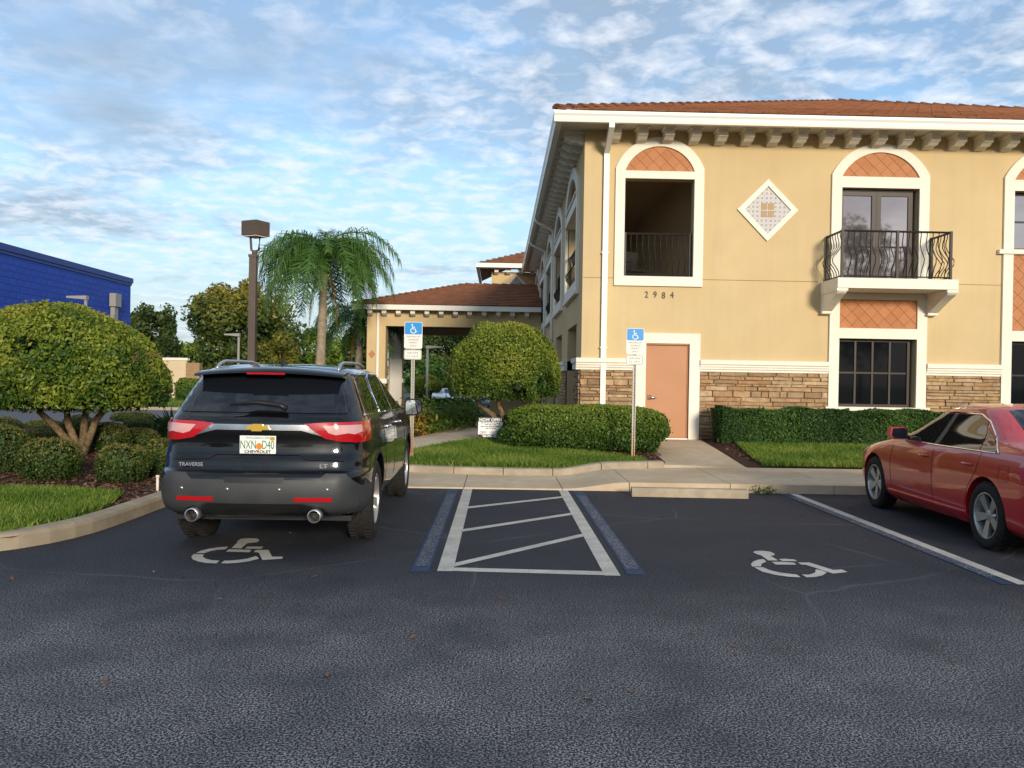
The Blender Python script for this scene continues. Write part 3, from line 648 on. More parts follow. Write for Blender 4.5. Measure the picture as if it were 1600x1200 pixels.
# piers of the side arcade: stone base, belt
for i in range(6):
    a, b = (BY-0.0, 20.45) if i == 0 else (23.1+4.75*(i-1), 25.2+4.75*(i-1))
    st = lambda vs, fs: rest.add([(BX-0.02+yy, 0, zz) if 0 else (BX-0.02+yy, xx, zz) for xx, yy, zz in vs], [f[::-1] for f in fs])
    stones(a+0.0, b, BZ, 1.82, st)
    obj('pier_belt', MB().box(BX-0.12, BX+0.3, a-0.0 if i else BY+0.02, b+0.04, 1.98, 2.08).box(BX-0.085, BX+0.28, a if i else BY+0.02, b+0.02, 1.83, 1.978), M['trim'], bld)
r_o = link('stone_rest', rest.mesh('stone_rest'), noisy('stone_mass', (0.24, 0.16, 0.09), (0.42, 0.29, 0.17), 4, 0.9, 20, 0.8, 0.02), bld); r_o['kind'] = 'stuff'
# door
dr = obj('entry_door', MB().box(3.30, 4.205, BY+0.04, BY+0.09, 0.32, 2.385), M['door'], bld)
obj('door_frame', MB().box(3.27, 4.24, BY+0.02, BY+0.12, 2.386, 2.43).box(3.27, 3.298, BY+0.02, BY+0.12, 0.30, 2.385).box(4.207, 4.24, BY+0.02, BY+0.12, 0.30, 2.385), M['door'], dr)
obj('door_drip', MB().prism([(BY-0.03, 2.40), (BY+0.019, 2.40), (BY+0.019, 2.47), (BY-0.01, 2.47)], 'x', 3.27, 4.24), M['door'], dr)
obj('threshold', MB().box(3.27, 4.24, BY-0.02, BY+0.12, 0.285, 0.318), M['satin'], dr)
hm = MB(); hm.tube([(3.37, BY+0.04, 1.22), (3.37, BY-0.03, 1.22), (3.39, BY-0.045, 1.22), (3.50, BY-0.045, 1.215)], 0.013, 8); hm.lathe([(0.0, -0.012), (0.03, -0.012), (0.03, 0.01), (0, 0.01)], 16, 'z'); 
obj('door_handle', MB().tube([(3.37, BY+0.04, 1.22), (3.37, BY-0.03, 1.22), (3.39, BY-0.045, 1.22), (3.52, BY-0.045, 1.215)], 0.016, 8).box(3.335, 3.405, BY+0.03, BY+0.039, 1.17, 1.27), M['chrome'], dr, True)
obj('door_surround', MB().box(3.045, 3.27, BY-0.055, BY+0.02, 0.30, 2.43).box(4.24, 4.475, BY-0.055, BY+0.02, 0.30, 2.43).box(3.045, 4.475, BY-0.055, BY+0.02, 2.43, 2.655), M['trim'], bld)
for i, ch in enumerate('2984'): text('house_number', ch, 0.20, M['iron'], bld, (3.26+0.19*i, BY-0.012, 3.445-0.012*(i == 2)), 0.008, 0.0, 0.85)
# diamond mosaic
dm = obj('mosaic_frame', MB().band([(5.25, 5.445), (5.93, 6.13), (6.61, 5.445), (5.93, 4.745)], [(5.41, 5.445), (5.93, 5.972), (6.45, 5.445), (5.93, 4.90)], 'y', BY-0.045, BY+0.02, True), M['trim'], bld)
mos = mat('mosaic', (0.4, 0.37, 0.36), 0.4); T_, b_, L_ = nodes(mos); v_ = coords(T_)
ch_ = N('ShaderNodeTexVoronoi', T_, distance='CHEBYCHEV'); L_(v_, ch_.inputs['Vector']); ch_.inputs['Scale'].default_value = 10; ch_.inputs['Randomness'].default_value = 0.12
L_(ramp(T_, ch_.outputs['Distance'], (0.0, (0.42, 0.34, 0.33)), (0.22, (0.15, 0.17, 0.20)), (0.32, (0.52, 0.46, 0.44)), (0.5, (0.30, 0.31, 0.33))), b_.inputs['Base Color'])
obj('mosaic_tile', MB().prism([(5.41, 5.445), (5.93, 5.972), (6.45, 5.445), (5.93, 4.90)], 'y', BY-0.012, BY+0.01), mos, dm)
gm = MB()
for i in (-1, 1):
    for j in (-1, 1): gm.box(5.93+i*0.078-0.065, 5.93+i*0.078+0.065, BY-0.020, BY-0.008, 5.44+j*0.083-0.07, 5.44+j*0.083+0.07)
obj('mosaic_centre', gm, noisy('ochre_tile', (0.42, 0.24, 0.09), (0.36, 0.27, 0.15), 24, 0.5), dm)
# balcony
bl = obj('balcony_slab', MB().box(7.15, 9.73, 18.2, BY-0.0005, 3.635, 3.85), M['trim'], bld)
for x0, x1 in ((7.16, 7.36), (9.52, 9.72)):
    prof = [(18.23, 3.634), (18.23, 3.56), (18.28, 3.52), (18.5, 3.44), (18.75, 3.33), (18.95, 3.24), (19.06, 3.20), (19.06, 3.14), (BY-0.001, 3.14), (BY-0.001, 3.634)]
    obj('corbel', MB().prism(prof, 'x', x0, x1).box(x0-0.02, x1+0.02, 18.215, BY-0.07, 3.575, 3.63).box(x0-0.015, x1+0.015, 19.03, BY-0.07, 3.15, 3.19), M['trim'], bl)
def baluster(p0, p1, out, n=10):
    """bellied bar from foot p0 to top p1, bulging along out"""
    p0, p1, out = Vector(p0), Vector(p1), Vector(out); pts = []
    for i in range(n+1):
        t = i/n; s_ = math.sin(math.pi*min(1, t/0.85))**2 if t < 0.85 else 0
        s2 = 0.16*math.exp(-((t-0.36)/0.17)**2)-0.045*math.exp(-((t-0.74)/0.12)**2)
        pts.append(p0.lerp(p1, t)+out*s2)
    return MB().tube(pts, 0.0105, 5)
def railing(pts, z0, z1, parent, name='railing', step=0.125):
    """pts: plan polyline; outward is to the right of travel"""
    mb = MB()
    for (x0, y0), (x1, y1) in zip(pts, pts[1:]):
        mb.tube([(x0, y0, z1), (x1, y1, z1)], 0.024, 6)
    r_ = obj(name, mb, M['iron'], parent)
    for (x0, y0), (x1, y1) in zip(pts, pts[1:]): obj('bottom_rail', MB().tube([(x0, y0, z0+0.05), (x1, y1, z0+0.05)], 0.015, 6), M['iron'], r_)
    for k, (x, y) in enumerate(pts): obj('rail_post', MB().box(x-0.026, x+0.026, y-0.026, y+0.026, z0, z1+0.026), M['iron'], r_)
    for (x0, y0), (x1, y1) in zip(pts, pts[1:]):
        d = Vector((x1-x0, y1-y0, 0)); n = max(2, int(d.length/step)); out = Vector((d.y, -d.x, 0)).normalized()
        for i in range(1, n): obj('baluster', baluster((x0+d.x*i/n, y0+d.y*i/n, z0+0.05), (x0+d.x*i/n, y0+d.y*i/n, z1), out), M['iron'], r_, True)
    return r_
railing([(7.27, BY-0.07), (7.27, 18.3), (8.45, 18.3), (9.60, 18.3), (9.60, BY-0.07)], 3.85, 4.86, bld)
railing([(2.78, BY+0.12), (4.25, BY+0.12)], 3.93, 4.88, bld)
for i, (y0, y1, z0, z1) in enumerate(lw[:4]): railing([(BX+0.08, y1-0.06), (BX+0.08, y0+0.06)], 3.93, 4.9, bld, step=0.16)
# side windows: arched surround, transom, spandrels
for y0, y1, z0, z1 in lw:
    c, iw = (y0+y1)/2, (y1-y0)/2; ow = iw+0.26; mb = MB(); xo, xi = BX-0.07, BX+0.02
    mb.band(seg(c, ow, 6.25, 6.90), seg(c, iw, 6.0, 6.62), 'x', xo, xi)
    for s in (-1, 1):
        a, b = sorted((c+s*ow, c+s*iw)); mb.box(xo, xi, a, b, 3.68, 6.0); mb.prism([(c+s*ow, 6.0), (c+s*iw, 6.0), (c+s*ow, 6.25)], 'x', xo, xi)
    mb.box(xo-0.03, xi, c-iw-0.26, c+iw+0.26, 3.60, 3.68); mb.box(xo, xi, c-iw, c+iw, 3.68, 3.919)
    o = obj('arch_surround', mb, M['trim'], bld)
    obj('transom', MB().box(BX-0.05, BX+0.22, c-iw, c+iw, 5.72, 6.0).box(BX-0.09, BX+0.22, c-iw, c+iw, 5.66, 5.715).box(BX-0.09, BX+0.22, c-iw, c+iw, 6.005, 6.05), M['trim'], o)
    sp = MB(); arc = seg(c, iw, 6.0, 6.62)
    h_ = len(arc)//2
    sp.prism([(c-iw, 6.66)]+arc[:h_+1]+[(c, 6.66)], 'x', BX+0.002, BX+0.248); sp.prism([(c, 6.66)]+arc[h_:]+[(c+iw, 6.66)], 'x', BX+0.002, BX+0.248)
    obj('arch_spandrel', sp, M['stucco'], o)
# eaves: soffit, gutter, brackets
EX, EY = 1.13, 18.3
def soffit_mat():
    T, b, L = nodes(M['soffit']); v = coords(T); sx = N('ShaderNodeSeparateXYZ', T); L(v, sx.inputs[0])
    s_ = N('ShaderNodeMath', T, operation='ADD'); L(sx.outputs[0], s_.inputs[0]); L(sx.outputs[1], s_.inputs[1])
    f = N('ShaderNodeMath', T, operation='FRACT'); m_ = N('ShaderNodeMath', T, operation='MULTIPLY'); L(s_.outputs[0], m_.inputs[0]); m_.inputs[1].default_value = 6.5; L(m_.outputs[0], f.inputs[0])
    bump(T, b, ramp(T, f.outputs[0], (0.0, (0, 0, 0)), (0.12, (1, 1, 1))), 0.6, 0.01)
soffit_mat()
sf = obj('soffit', MB().box(EX+0.10, RX+0.6, EY+0.10, BY+0.02, SOF, SOF+0.03).box(EX+0.10, BX+0.02, BY+0.021, 45, SOF, SOF+0.03), M['soffit'], bld)
gp = [(0, 7.05), (0.10, 7.05), (0.10, 7.285), (0.085, 7.285), (0.085, 7.26), (-0.01, 7.262), (-0.02, 7.285), (-0.045, 7.28), (-0.045, 7.22), (-0.02, 7.17), (-0.012, 7.10)]
obj('gutter', MB().prism([(EY+a, z) for a, z in gp], 'x', EX-0.045, RX+0.6), M['white'], bld)
obj('gutter', MB().prism([(EX+a, z) for a, z in gp][::-1], 'y', EY+0.101, 45), M['white'], bld)
obj('fascia', MB().box(EX+0.102, RX+0.6, EY+0.101, EY+0.13, 7.07, 7.19).box(EX+0.102, EX+0.13, EY+0.131, 45, 7.07, 7.19), M['white'], bld)
bp = [(0.0, SOF), (0.46, SOF), (0.46, SOF-0.05), (0.43, SOF-0.06), (0.43, SOF-0.20), (0.36, SOF-0.215), (0.28, SOF-0.26), (0.16, SOF-0.255), (0.09, SOF-0.29), (0.0, SOF-0.30)]
def bracket_mesh(flip=False):
    mb = MB(); mb.prism([(-a, z) for a, z in bp[3:]]+[(0.0, SOF-0.05), (-0.43, SOF-0.05)], 'x', -0.105, 0.105); mb.box(-0.135, 0.135, -0.47, 0, SOF-0.052, SOF-0.001)
    return mb.mesh('bracket')
brm = bracket_mesh(); brm.materials.append(M['trim'])
def bracket(x, y, rz, parent, z=0, s=1.0):
    o = link('eave_bracket', brm, None, parent); o.location = Vector((x, y, z))-BASE.get(parent, Vector()); o.rotation_euler = (0, 0, rz); o.scale = (s, s, 1); return o
x = 2.48
while x < 17: bracket(x, BY, 0, bld); x += 0.583
y = BY+0.25
while y < 43: bracket(BX, y, R(-90), bld); y += 0.62
# downspouts
def spout(mb, pts, w_=0.05, d_=0.04):
    for a, b in zip(pts, pts[1:]):
        a, b = Vector(a), Vector(b); mb.tube([a, b], w_, 4)
    return mb
ds = MB(); ds.box(2.255, 2.375, BY-0.10, BY-0.015, BZ, 6.72)
ds.prism([(EY+0.0, 7.06), (EY+0.09, 7.06), (BY-0.02, 6.72), (BY-0.02, 6.6), (BY-0.10, 6.60), (EY, 6.95)], 'x', 2.257, 2.373)
obj('downspout', ds, M['white'], bld)
for z in (2.3, 4.4): obj('spout_strap', MB().box(2.235, 2.395, BY-0.105, BY-0.004, z, z+0.03), M['white'], bld)
for y in (29.4, 34.3):
    mb = MB().tube([(EX+0.03, y, 7.05), (EX+0.08, y, 6.93), (BX-0.16, y, 6.72), (BX-0.06, y, 6.62), (BX-0.06, y, 5.0 if y < 30 else 4.9), (BX-0.06, y, 0.3)], 0.05, 8); obj('downspout', mb, M['white'], bld, True)
# hip roof
SL = 0.36; RZ = 7.30; APX, APY = 10.75, 27.9
def rz_(y): return RZ+(y-EY)*SL
rf = obj('roof', MB().add([(EX, EY, RZ-0.02), (RX+0.9, EY, RZ-0.02), (APX, APY, rz_(APY)-0.02), (APX, 46, rz_(APY)-0.02), (EX, 46, RZ-0.02), (RX+0.9, 46, RZ-0.02)], [(0, 1, 2), (0, 2, 3, 4), (1, 5, 3, 2)]), M['roof_far'], bld)
tw, te = 0.335, 0.33
def tile(mb, x0, x1, y, yn, dz, jl=0.0):
    za, zb = rz_(y), rz_(yn+0.05); t = 0.034
    mb.add([(x0, y, za+dz), (x1, y, za+dz), (x1, yn+0.05, zb+dz-0.03), (x0, yn+0.05, zb+dz-0.03), (x0, y, za+dz+t), (x1, y, za+dz+t), ((x1), yn+0.05, zb+dz+t-0.03), (x0, yn+0.05, zb+dz+t-0.03)],
           [(4, 5, 6, 7), (0, 1, 5, 4), (1, 2, 6, 5), (3, 0, 4, 7)])
ntile = 0; tm = MB(); r_ = 0
while EY+r_*te < APY-0.3:
    y = EY-0.05+r_*te; xl = EX+0.02+max(0, r_-0.2)*te; xr = min(17.0, RX+0.9-r_*te); x = xl-(tw/2 if r_ % 2 else 0)
    while x < xr:
        a, b = max(x, xl), min(x+tw-0.008, xr); x += tw
        if b-a < 0.05: continue
        dz = 0.012+rnd.uniform(-0.004, 0.006)
        if ntile < 280 and b < 13: mb = MB(); tile(mb, a, b, y, y+te, dz); obj('roof_tile', mb, M['roof'], rf); ntile += 1
        else: tile(tm, a, b, y, y+te, dz)
    r_ += 1
o = obj('roof_tiles_rest', tm, M['roof_far'], rf); o['kind'] = 'stuff'
def hipcaps(p0, p1, n, parent, mat_, rad=0.11, name='hip_cap'):
    p0, p1 = Vector(p0), Vector(p1); d = (p1-p0)
    for i in range(n):
        a, b = p0+d*(i/n), p0+d*((i+1.12)/n); mb = MB(); t = d.normalized(); s_ = t.cross(Vector((0, 0, 1))).normalized(); u_ = s_.cross(t)
        for q, (p, rr, lift) in enumerate(((a, rad*1.08, 0.035), (b, rad*0.9, 0.0))):
            for k in range(7):
                an = math.pi*k/6; mb.v.append(tuple(p+s_*math.cos(an)*rr+u_*(math.sin(an)*rr*0.75+lift)))
        for k in range(6): mb.f.append((k, k+1, 7+k+1, 7+k))
        mb.f.append(tuple(range(7)))
        obj(name, mb, mat_, parent)
hipcaps((EX, EY, RZ), (APX+0.15, APY+0.15, rz_(APY)), 36, rf, M['roof'])
hipcaps((APX+0.1, APY-0.1, rz_(APY)-0.05), (RX-2, EY+2.9, RZ+2.9*SL-0.03), 26, rf, M['roof'])
# far wing with its own eave, beyond the drive-through canopy
wg = thing('rear_wing', 'far tan wing with tiled roof rising behind the canopy roof', 'building wing', (1.2, 45.1, 0))
obj('wall', MB().box(-0.45, 8, 45.1, 52, -0.4, 7.15), M['stucco'], wg)
obj('gutter', MB().box(-1.25, 8, 44.25, 44.4, 7.28, 7.50).box(-1.25, -1.1, 44.401, 52, 7.28, 7.5), M['white'], wg)
obj('soffit', MB().box(-1.1, 8, 44.4, 45.1, 7.30, 7.33), M['soffit'], wg)
wr = MB().add([(-1.2, 44.25, 7.5), (8, 44.25, 7.5), (8, 49, 9.3), (3.5, 49, 9.3), (-1.2, 53, 7.5)], [(0, 1, 2, 3), (0, 3, 4)]); wr_o = obj('roof', wr, M['roof_far'], wg)
def courses(name, o0, ux, uy, w0, w1, L, n, parent, mat_, tilew=0.33, clipf=None):
    """rows of tiles on a sloping plane: o0 eave start, ux along eave, uy up the slope (unit), w0/w1 left/right offsets as functions"""
    mb = MB(); nn = ux.cross(uy).normalized(); nn = nn if nn.z > 0 else -nn; e = L/n
    for r_ in range(n):
        s0, s1 = r_*e, (r_+1)*e+0.03; a, b = w0(s0+e/2), w1(s0+e/2); x = a-(tilew/2 if r_ % 2 else 0)
        while x < b:
            p, q = max(x, a), min(x+tilew-0.01, b); x += tilew
            if q-p < 0.04: continue
            dz = 0.035+rnd.uniform(-0.006, 0.006); P = [o0+ux*p+uy*s0, o0+ux*q+uy*s0, o0+ux*q+uy*s1, o0+ux*p+uy*s1]
            mb.add([P[0]+nn*0.002, P[1]+nn*0.002, P[0]+nn*(dz+0.012), P[1]+nn*(dz+0.012), P[2]+nn*0.012, P[3]+nn*0.012], [(2, 3, 4, 5), (0, 1, 3, 2)])
    o = obj(name, mb, mat_, parent); o['kind'] = 'stuff'; return o
u2 = Vector((0, 4.75, 1.8)).normalized(); courses('roof_tiles', Vector((-1.2, 44.25, 7.5)), Vector((1, 0, 0)), u2, lambda s: s*0.93*0.98, lambda s: 9, 5.05, 15, wr_o, M['roof_far'])
for i in range(5): bracket(-0.2+0.62*i, 45.1, 0, wg, 0.15)
obj('mosaic_frame', MB().band([(0.35, 6.55), (0.85, 7.05), (1.35, 6.55), (0.85, 6.05)], [(0.5, 6.55), (0.85, 6.9), (1.2, 6.55), (0.85, 6.2)], 'y', 45.04, 45.099, True), M['trim'], wg)
obj('mosaic', MB().prism([(0.5, 6.55), (0.85, 6.9), (1.2, 6.55), (0.85, 6.2)], 'y', 45.07, 45.099), mos, wg)
# ------------------------------------------------------------------ drive-through canopy
cn = thing('drive_through_canopy', 'tile-roofed drive-through canopy on tan pillars beside the office', 'canopy', (-2, 40, -0.2))
X0, X1, Y0, Y1 = -5.65, 1.78, 37.0, 45.0
def pillar(x0, x1, y0, y1):
    p = obj('pillar', MB().box(x0, x1, y0, y1, -0.4, 3.76), M['stucco'], cn)
    obj('pillar_belt', MB().box(x0-0.08, x1+0.08, y0-0.08, y1+0.08, 1.30, 1.50), M['trim'], p)
    mb = MB(); z = -0.3
    while z < 1.27:
        h = rnd.choice([0.1, 0.14, 0.18]); h = min(h, 1.295-z); x = x0-0.03
        while x < x1+0.03:
            L_ = rnd.uniform(0.2, 0.5); b = min(x+L_, x1+0.03); mb.box(x+0.005, b-0.005, y0-0.05-rnd.uniform(0, 0.03), y1+0.04, z+0.004, z+h-0.004); x = b
        z += h
    o = obj('stone_base', mb, M['stone'], p); o['kind'] = 'stuff'
    return p
pA = pillar(-5.65, -4.85, 37.0, 37.8); pillar(-5.65, -4.95, 44.3, 45.0); pillar(1.0, 1.78, 37.0, 37.8)
obj('accent_diamond', MB().prism([(-5.56, 2.55), (-5.42, 2.72), (-5.28, 2.55), (-5.42, 2.38)], 'y', 36.95, 36.999), M['terra'], pA)
obj('downspout', MB().box(-5.22, -5.12, 36.9, 36.99, -0.2, 4.3), M['white'], pA)
obj('beam', MB().box(X0, X1, Y0+0.02, Y0+0.6, 3.762, 4.47).box(X0, X1, Y1-0.6, Y1-0.02, 3.762, 4.47).box(X0, X0+0.6, Y0+0.601, Y1-0.601, 3.762, 4.47), M['stucco'], cn)
obj('ceiling', MB().box(X0+0.6, X1, Y0+0.6, Y1-0.6, 4.1, 4.2), M['ceiling_dark'], cn)
sa = MB(); arc_o = seg(41.05, 3.25, 2.35, 3.755); sa.prism([(37.8, 3.758)]+arc_o[:13]+[(41.05, 3.758)], 'x', -5.5, -5.0); sa.prism([(41.05, 3.758)]+arc_o[12:]+[(44.3, 3.758)], 'x', -5.5, -5.0)
obj('side_arch', sa, M['trim'], cn)
obj('arch_trim', MB().box(-5.55, -4.93, 44.12, 44.29, -0.3, 2.5), M['trim'], cn)
obj('gutter', MB().box(X0-0.55, X1-0.02, Y0-0.55, Y0-0.40, 4.42, 4.63).box(X0-0.55, X0-0.40, Y0-0.399, Y1+0.5, 4.42, 4.63), M['white'], cn)
obj('soffit', MB().box(X0-0.42, X1-0.02, Y0-0.42, Y0+0.02, 4.471, 4.50), M['soffit'], cn)
for i in range(12): bracket(-5.5+0.605*i, Y0+0.02, 0, cn, 4.47-SOF, 0.9)
ex0, ey0, ez, slp = X0-0.55, Y0-0.55, 4.64, 0.30; hh = (Y1-Y0+1.1)/2
rp = MB().add([(ex0, ey0, ez), (X1, ey0, ez), (X1, ey0+hh, ez+hh*slp), (ex0+hh, ey0+hh, ez+hh*slp), (ex0, ey0+2*hh, ez), (X1, ey0+2*hh, ez)], [(0, 1, 2, 3), (0, 3, 4), (3, 2, 5, 4)])
cr = obj('roof', rp, M['roof_far'], cn)
uy = Vector((0, 1, slp)).normalized(); Ls = math.hypot(hh, hh*slp); courses('roof_tiles', Vector((ex0, ey0-0.03, ez+0.005)), Vector((1, 0, 0)), uy, lambda s: s*hh/Ls, lambda s: X1-ex0, Ls, 14, cr, M['roof_far'])
hipcaps((ex0, ey0, ez-0.02), (ex0+hh, ey0+hh, ez+hh*slp-0.02), 18, cr, M['roof'], 0.12)
hipcaps((ex0+hh, ey0+hh, ez+hh*slp-0.02), (X1, ey0+hh, ez+hh*slp-0.02), 8, cr, M['roof'], 0.12, 'ridge_cap')
# ------------------------------------------------------------------ left background: store, wall
st = thing('blue_store', 'large windowless blue brick store at the far left', 'building', (-34, 50, -0.6))
obj('wall', MB().box(-60, -29.7, 25, 70, -1.0, 8.75), M['blue_wall'], st)
obj('coping', MB().box(-60, -29.55, 24.9, 70.15, 8.752, 9.15).box(-60, -29.63, 24.95, 70.08, 8.55, 8.749), M['blue_cap'], st)
obj('downspout', MB().box(-29.68, -29.35, 66.4, 67.0, 2.0, 7.4).box(-29.68, -29.2, 66.2, 67.2, 6.6, 7.6), M['steel'], st)
bw = thing('beige_garden_wall', 'long low beige wall with cap below the trees at left', 'wall', (-26, 58, -0.5))
a, b = FY(312, 600, 58).x, -40
obj('wall_face', MB().box(b, a-0.9, 58, 58.3, -0.8, 2.45), M['beige_wall'], bw)
obj('cap', MB().box(b, a-0.8, 57.93, 58.37, 2.451, 2.62), M['trim'], bw)
obj('end_pillar', MB().box(a-0.9, a, 57.9, 58.5, -0.8, 2.3), M['stone'], bw)
struct(sheet('far_verge', [(-60, 41.2), (-30, 41.7), (-14, 43.2), (-9, 46.2), (-8, 80), (-60, 80)], lambda x, y: gz(x, y)+0.16+0.02*max(0, y-44), M['turf'], step=2))
grass('far_grass', [(-30, 41.9), (-14, 43.4), (-10, 46.2), (-10, 57), (-30, 57)], lambda x, y: gz(x, y)+0.16+0.02*max(0, y-44), 60, 0.14, None, 'dry green verge sloping up to the beige wall')
# ------------------------------------------------------------------ vehicles
def pchip(xs, ys, x):
    xs = np.asarray(xs, float); ys = np.asarray(ys, float); x = np.asarray(x, float)
    h = np.diff(xs); d = np.diff(ys)/h; mm = np.zeros(len(xs)); mm[0], mm[-1] = d[0], d[-1]
    for i in range(1, len(xs)-1):
        if d[i-1]*d[i] > 0: w1, w2 = 2*h[i]+h[i-1], h[i]+2*h[i-1]; mm[i] = (w1+w2)/(w1/d[i-1]+w2/d[i])
    k = np.clip(np.searchsorted(xs, x)-1, 0, len(h)-1); t = (x-xs[k])/h[k]
    return (2*t**3-3*t**2+1)*ys[k]+(t**3-2*t**2+t)*h[k]*mm[k]+(-2*t**3+3*t**2)*ys[k+1]+(t**3-t**2)*h[k]*mm[k+1]
def car_shell(levels, sub=5):
    """levels: (z, y_rear, y_front, half_width, rear corner (lateral, long), front corner (lateral, long), rear bow). Stacked plan outlines."""
    K = len(levels); t = np.arange(K); tt = np.linspace(0, K-1, (K-1)*sub+1)
    cols = [pchip(t, [l[i] for l in levels], tt) for i in range(9)]
    rings = []
    for z, yr, yf, w_, rx, ry, fx, fy, bow in zip(*cols):
        half = []
        for i in range(10): u = i/10; x = (w_-rx)*u; half.append((x, yr+bow*u*u))
        for i in range(11):
            a = math.pi/2*i/10; half.append((w_-rx+rx*math.sin(a)**0.9, yr+bow+ry*(1-math.cos(a)**0.9)))
        y0, y1 = yr+bow+ry, yf-bow-fy
        for i in range(1, 44): half.append((w_*(1-0.012*(2*i/44-1)**2+0.012), y0+(y1-y0)*i/44))
        for i in range(11):
            a = math.pi/2*i/10; half.append((w_-fx+fx*math.cos(a)**0.9, y1+fy*math.sin(a)**0.9))
        for i in range(1, 11): u = 1-i/10; half.append(((w_-fx)*u, yf-bow*u*u))
        ring = [(x, y, z) for x, y in half]+[(-x, y, z) for x, y in half[-2:0:-1]]
        rings.append(ring)
    n = len(rings[0]); mb = MB(); mb.v = [v for r in rings for v in r]
    for k in range(len(rings)-1):
        for i in range(n): mb.f.append((k*n+i, k*n+(i+1) % n, (k+1)*n+(i+1) % n, (k+1)*n+i))
    top = len(mb.v); last = rings[-1]; mb.v.append((0, sum(v[1] for v in last)/n, last[0][2]+0.004)); b = (len(rings)-1)*n
    for i in range(n): mb.f.append((b+i, b+(i+1) % n, top))
    bot = len(mb.v); mb.v.append((0, sum(v[1] for v in rings[0])/n, rings[0][0][2]))
    for i in range(n): mb.f.append(((i+1) % n, i, bot))
    return mb
def cut(me, cutters):
    o = bpy.data.objects.new('tmp', me); C.objects.link(o); tmp = [o]
    for c in cutters:
        q = bpy.data.objects.new('tmpc', c.mesh('c')); C.objects.link(q); tmp.append(q)
        md = o.modifiers.new('b', 'BOOLEAN'); md.operation = 'DIFFERENCE'; md.object = q; md.solver = 'EXACT'
    dg = bpy.context.evaluated_depsgraph_get(); dg.update(); r_ = bpy.data.meshes.new_from_object(o.evaluated_get(dg))
    for q in tmp: bpy.data.objects.remove(q)
    return r_
def wedge_smooth(me, ang=35):
    me.polygons.foreach_set('use_smooth', [True]*len(me.polygons))
    bm = bmesh.new(); bm.from_mesh(me)
    for e in bm.edges:
        if len(e.link_faces) == 2 and e.calc_face_angle(0) > R(ang): e.smooth = False
    bm.to_mesh(me); bm.free(); return me
class Car:
    def __init__(s, root, me, paint):
        s.root = root; s.body = link('body', me, paint, root, True)
        bm = bmesh.new(); bm.from_mesh(me); s.bvh = BVHTree.FromBMesh(bm); bm.free()
    def hit(s, a, b, view):
        if view == 'rear': o, d = Vector((a, -4, b)), Vector((0, 1, 0))
        elif view == 'front': o, d = Vector((a, 9, b)), Vector((0, -1, 0))
        elif view == 'right': o, d = Vector((3, a, b)), Vector((-1, 0, 0))
        elif view == 'left': o, d = Vector((-3, a, b)), Vector((1, 0, 0))
        else: o, d = Vector((a, b, 4)), Vector((0, 0, -1))
        return s.bvh.ray_cast(o, d)[:2]
    def patch(s, name, poly, view, mat_, off=0.004, res=0.04, thick=0.012, parent=None):
        """a skin of its own thickness laid over the body inside a 2D outline"""
        pts = []
        for p, q in zip(poly, poly[1:]+poly[:1]):
            p, q = Vector(p), Vector(q); n = max(1, int((q-p).length/res)); pts += [p+(q-p)*i/n for i in range(n)]
        n = len(pts); xs = [p.x for p in pts]; ys = [p.y for p in pts]
        gx, gy = np.meshgrid(np.arange(min(xs), max(xs), res), np.arange(min(ys), max(ys), res)); g = np.c_[gx.ravel(), gy.ravel()]
        g = g[inpoly(g, [tuple(p) for p in pts])]
        r_ = geometry.delaunay_2d_cdt(pts+[Vector(p) for p in g], [], [list(range(n))], 1, 1e-4)
        bm = bmesh.new(); vs = []
        for v in r_[0]:
            h, nn = s.hit(v.x, v.y, view)
            if h is None: vs.append(None); continue
            vs.append((h, nn))
        axis = {'rear': Vector((0, -1, 0)), 'front': Vector((0, 1, 0)), 'right': Vector((1, 0, 0)), 'left': Vector((-1, 0, 0)), 'top': Vector((0, 0, 1))}[view]
        bv = [bm.verts.new(h+(nn if nn.dot(axis) > 0.15 else axis)*off) if (hn := q) and (h := hn[0]) is not None and (nn := hn[1]) is not None else None for q in vs]
        for f in r_[2]:
            if all(bv[i] is not None for i in f):
                try: bm.faces.new([bv[i] for i in f])
                except ValueError: pass
        for v in [v for v in bm.verts if not v.link_faces]: bm.verts.remove(v)
        bm.normal_update()
        if sum(f.normal.dot(axis) for f in bm.faces) < 0:
            for f in bm.faces: f.normal_flip()
        be = [e for e in bm.edges if e.is_boundary]; ex = bmesh.ops.extrude_edge_only(bm, edges=be)
        for v in [g_ for g_ in ex['geom'] if isinstance(g_, bmesh.types.BMVert)]: v.co -= axis*thick
        me = bpy.data.meshes.new(name); bm.to_mesh(me); bm.free(); wedge_smooth(me, 40)
        return link(name, me, mat_, parent or s.root, True)
    def ribbon(s, name, pts, view, width, mat_, off=0.008, parent=None):
        """thin moulding along a 2D polyline on the body"""
        P = []
        for p, q in zip(pts, pts[1:]):
            p, q = Vector(p), Vector(q); n = max(1, int((q-p).length/0.05)); P += [p+(q-p)*i/n for i in range(n)]
        P.append(Vector(pts[-1])); H_ = [s.hit(p.x, p.y, view) for p in P]; Q = [h+nn*off*0.4 for h, nn in H_ if h is not None]
        return link(name, wedge_smooth(MB().tube(Q, width/2, 6).mesh(name)), mat_, parent or s.root, True)
def mirror(poly): return [(-a, b) for a, b in poly][::-1]
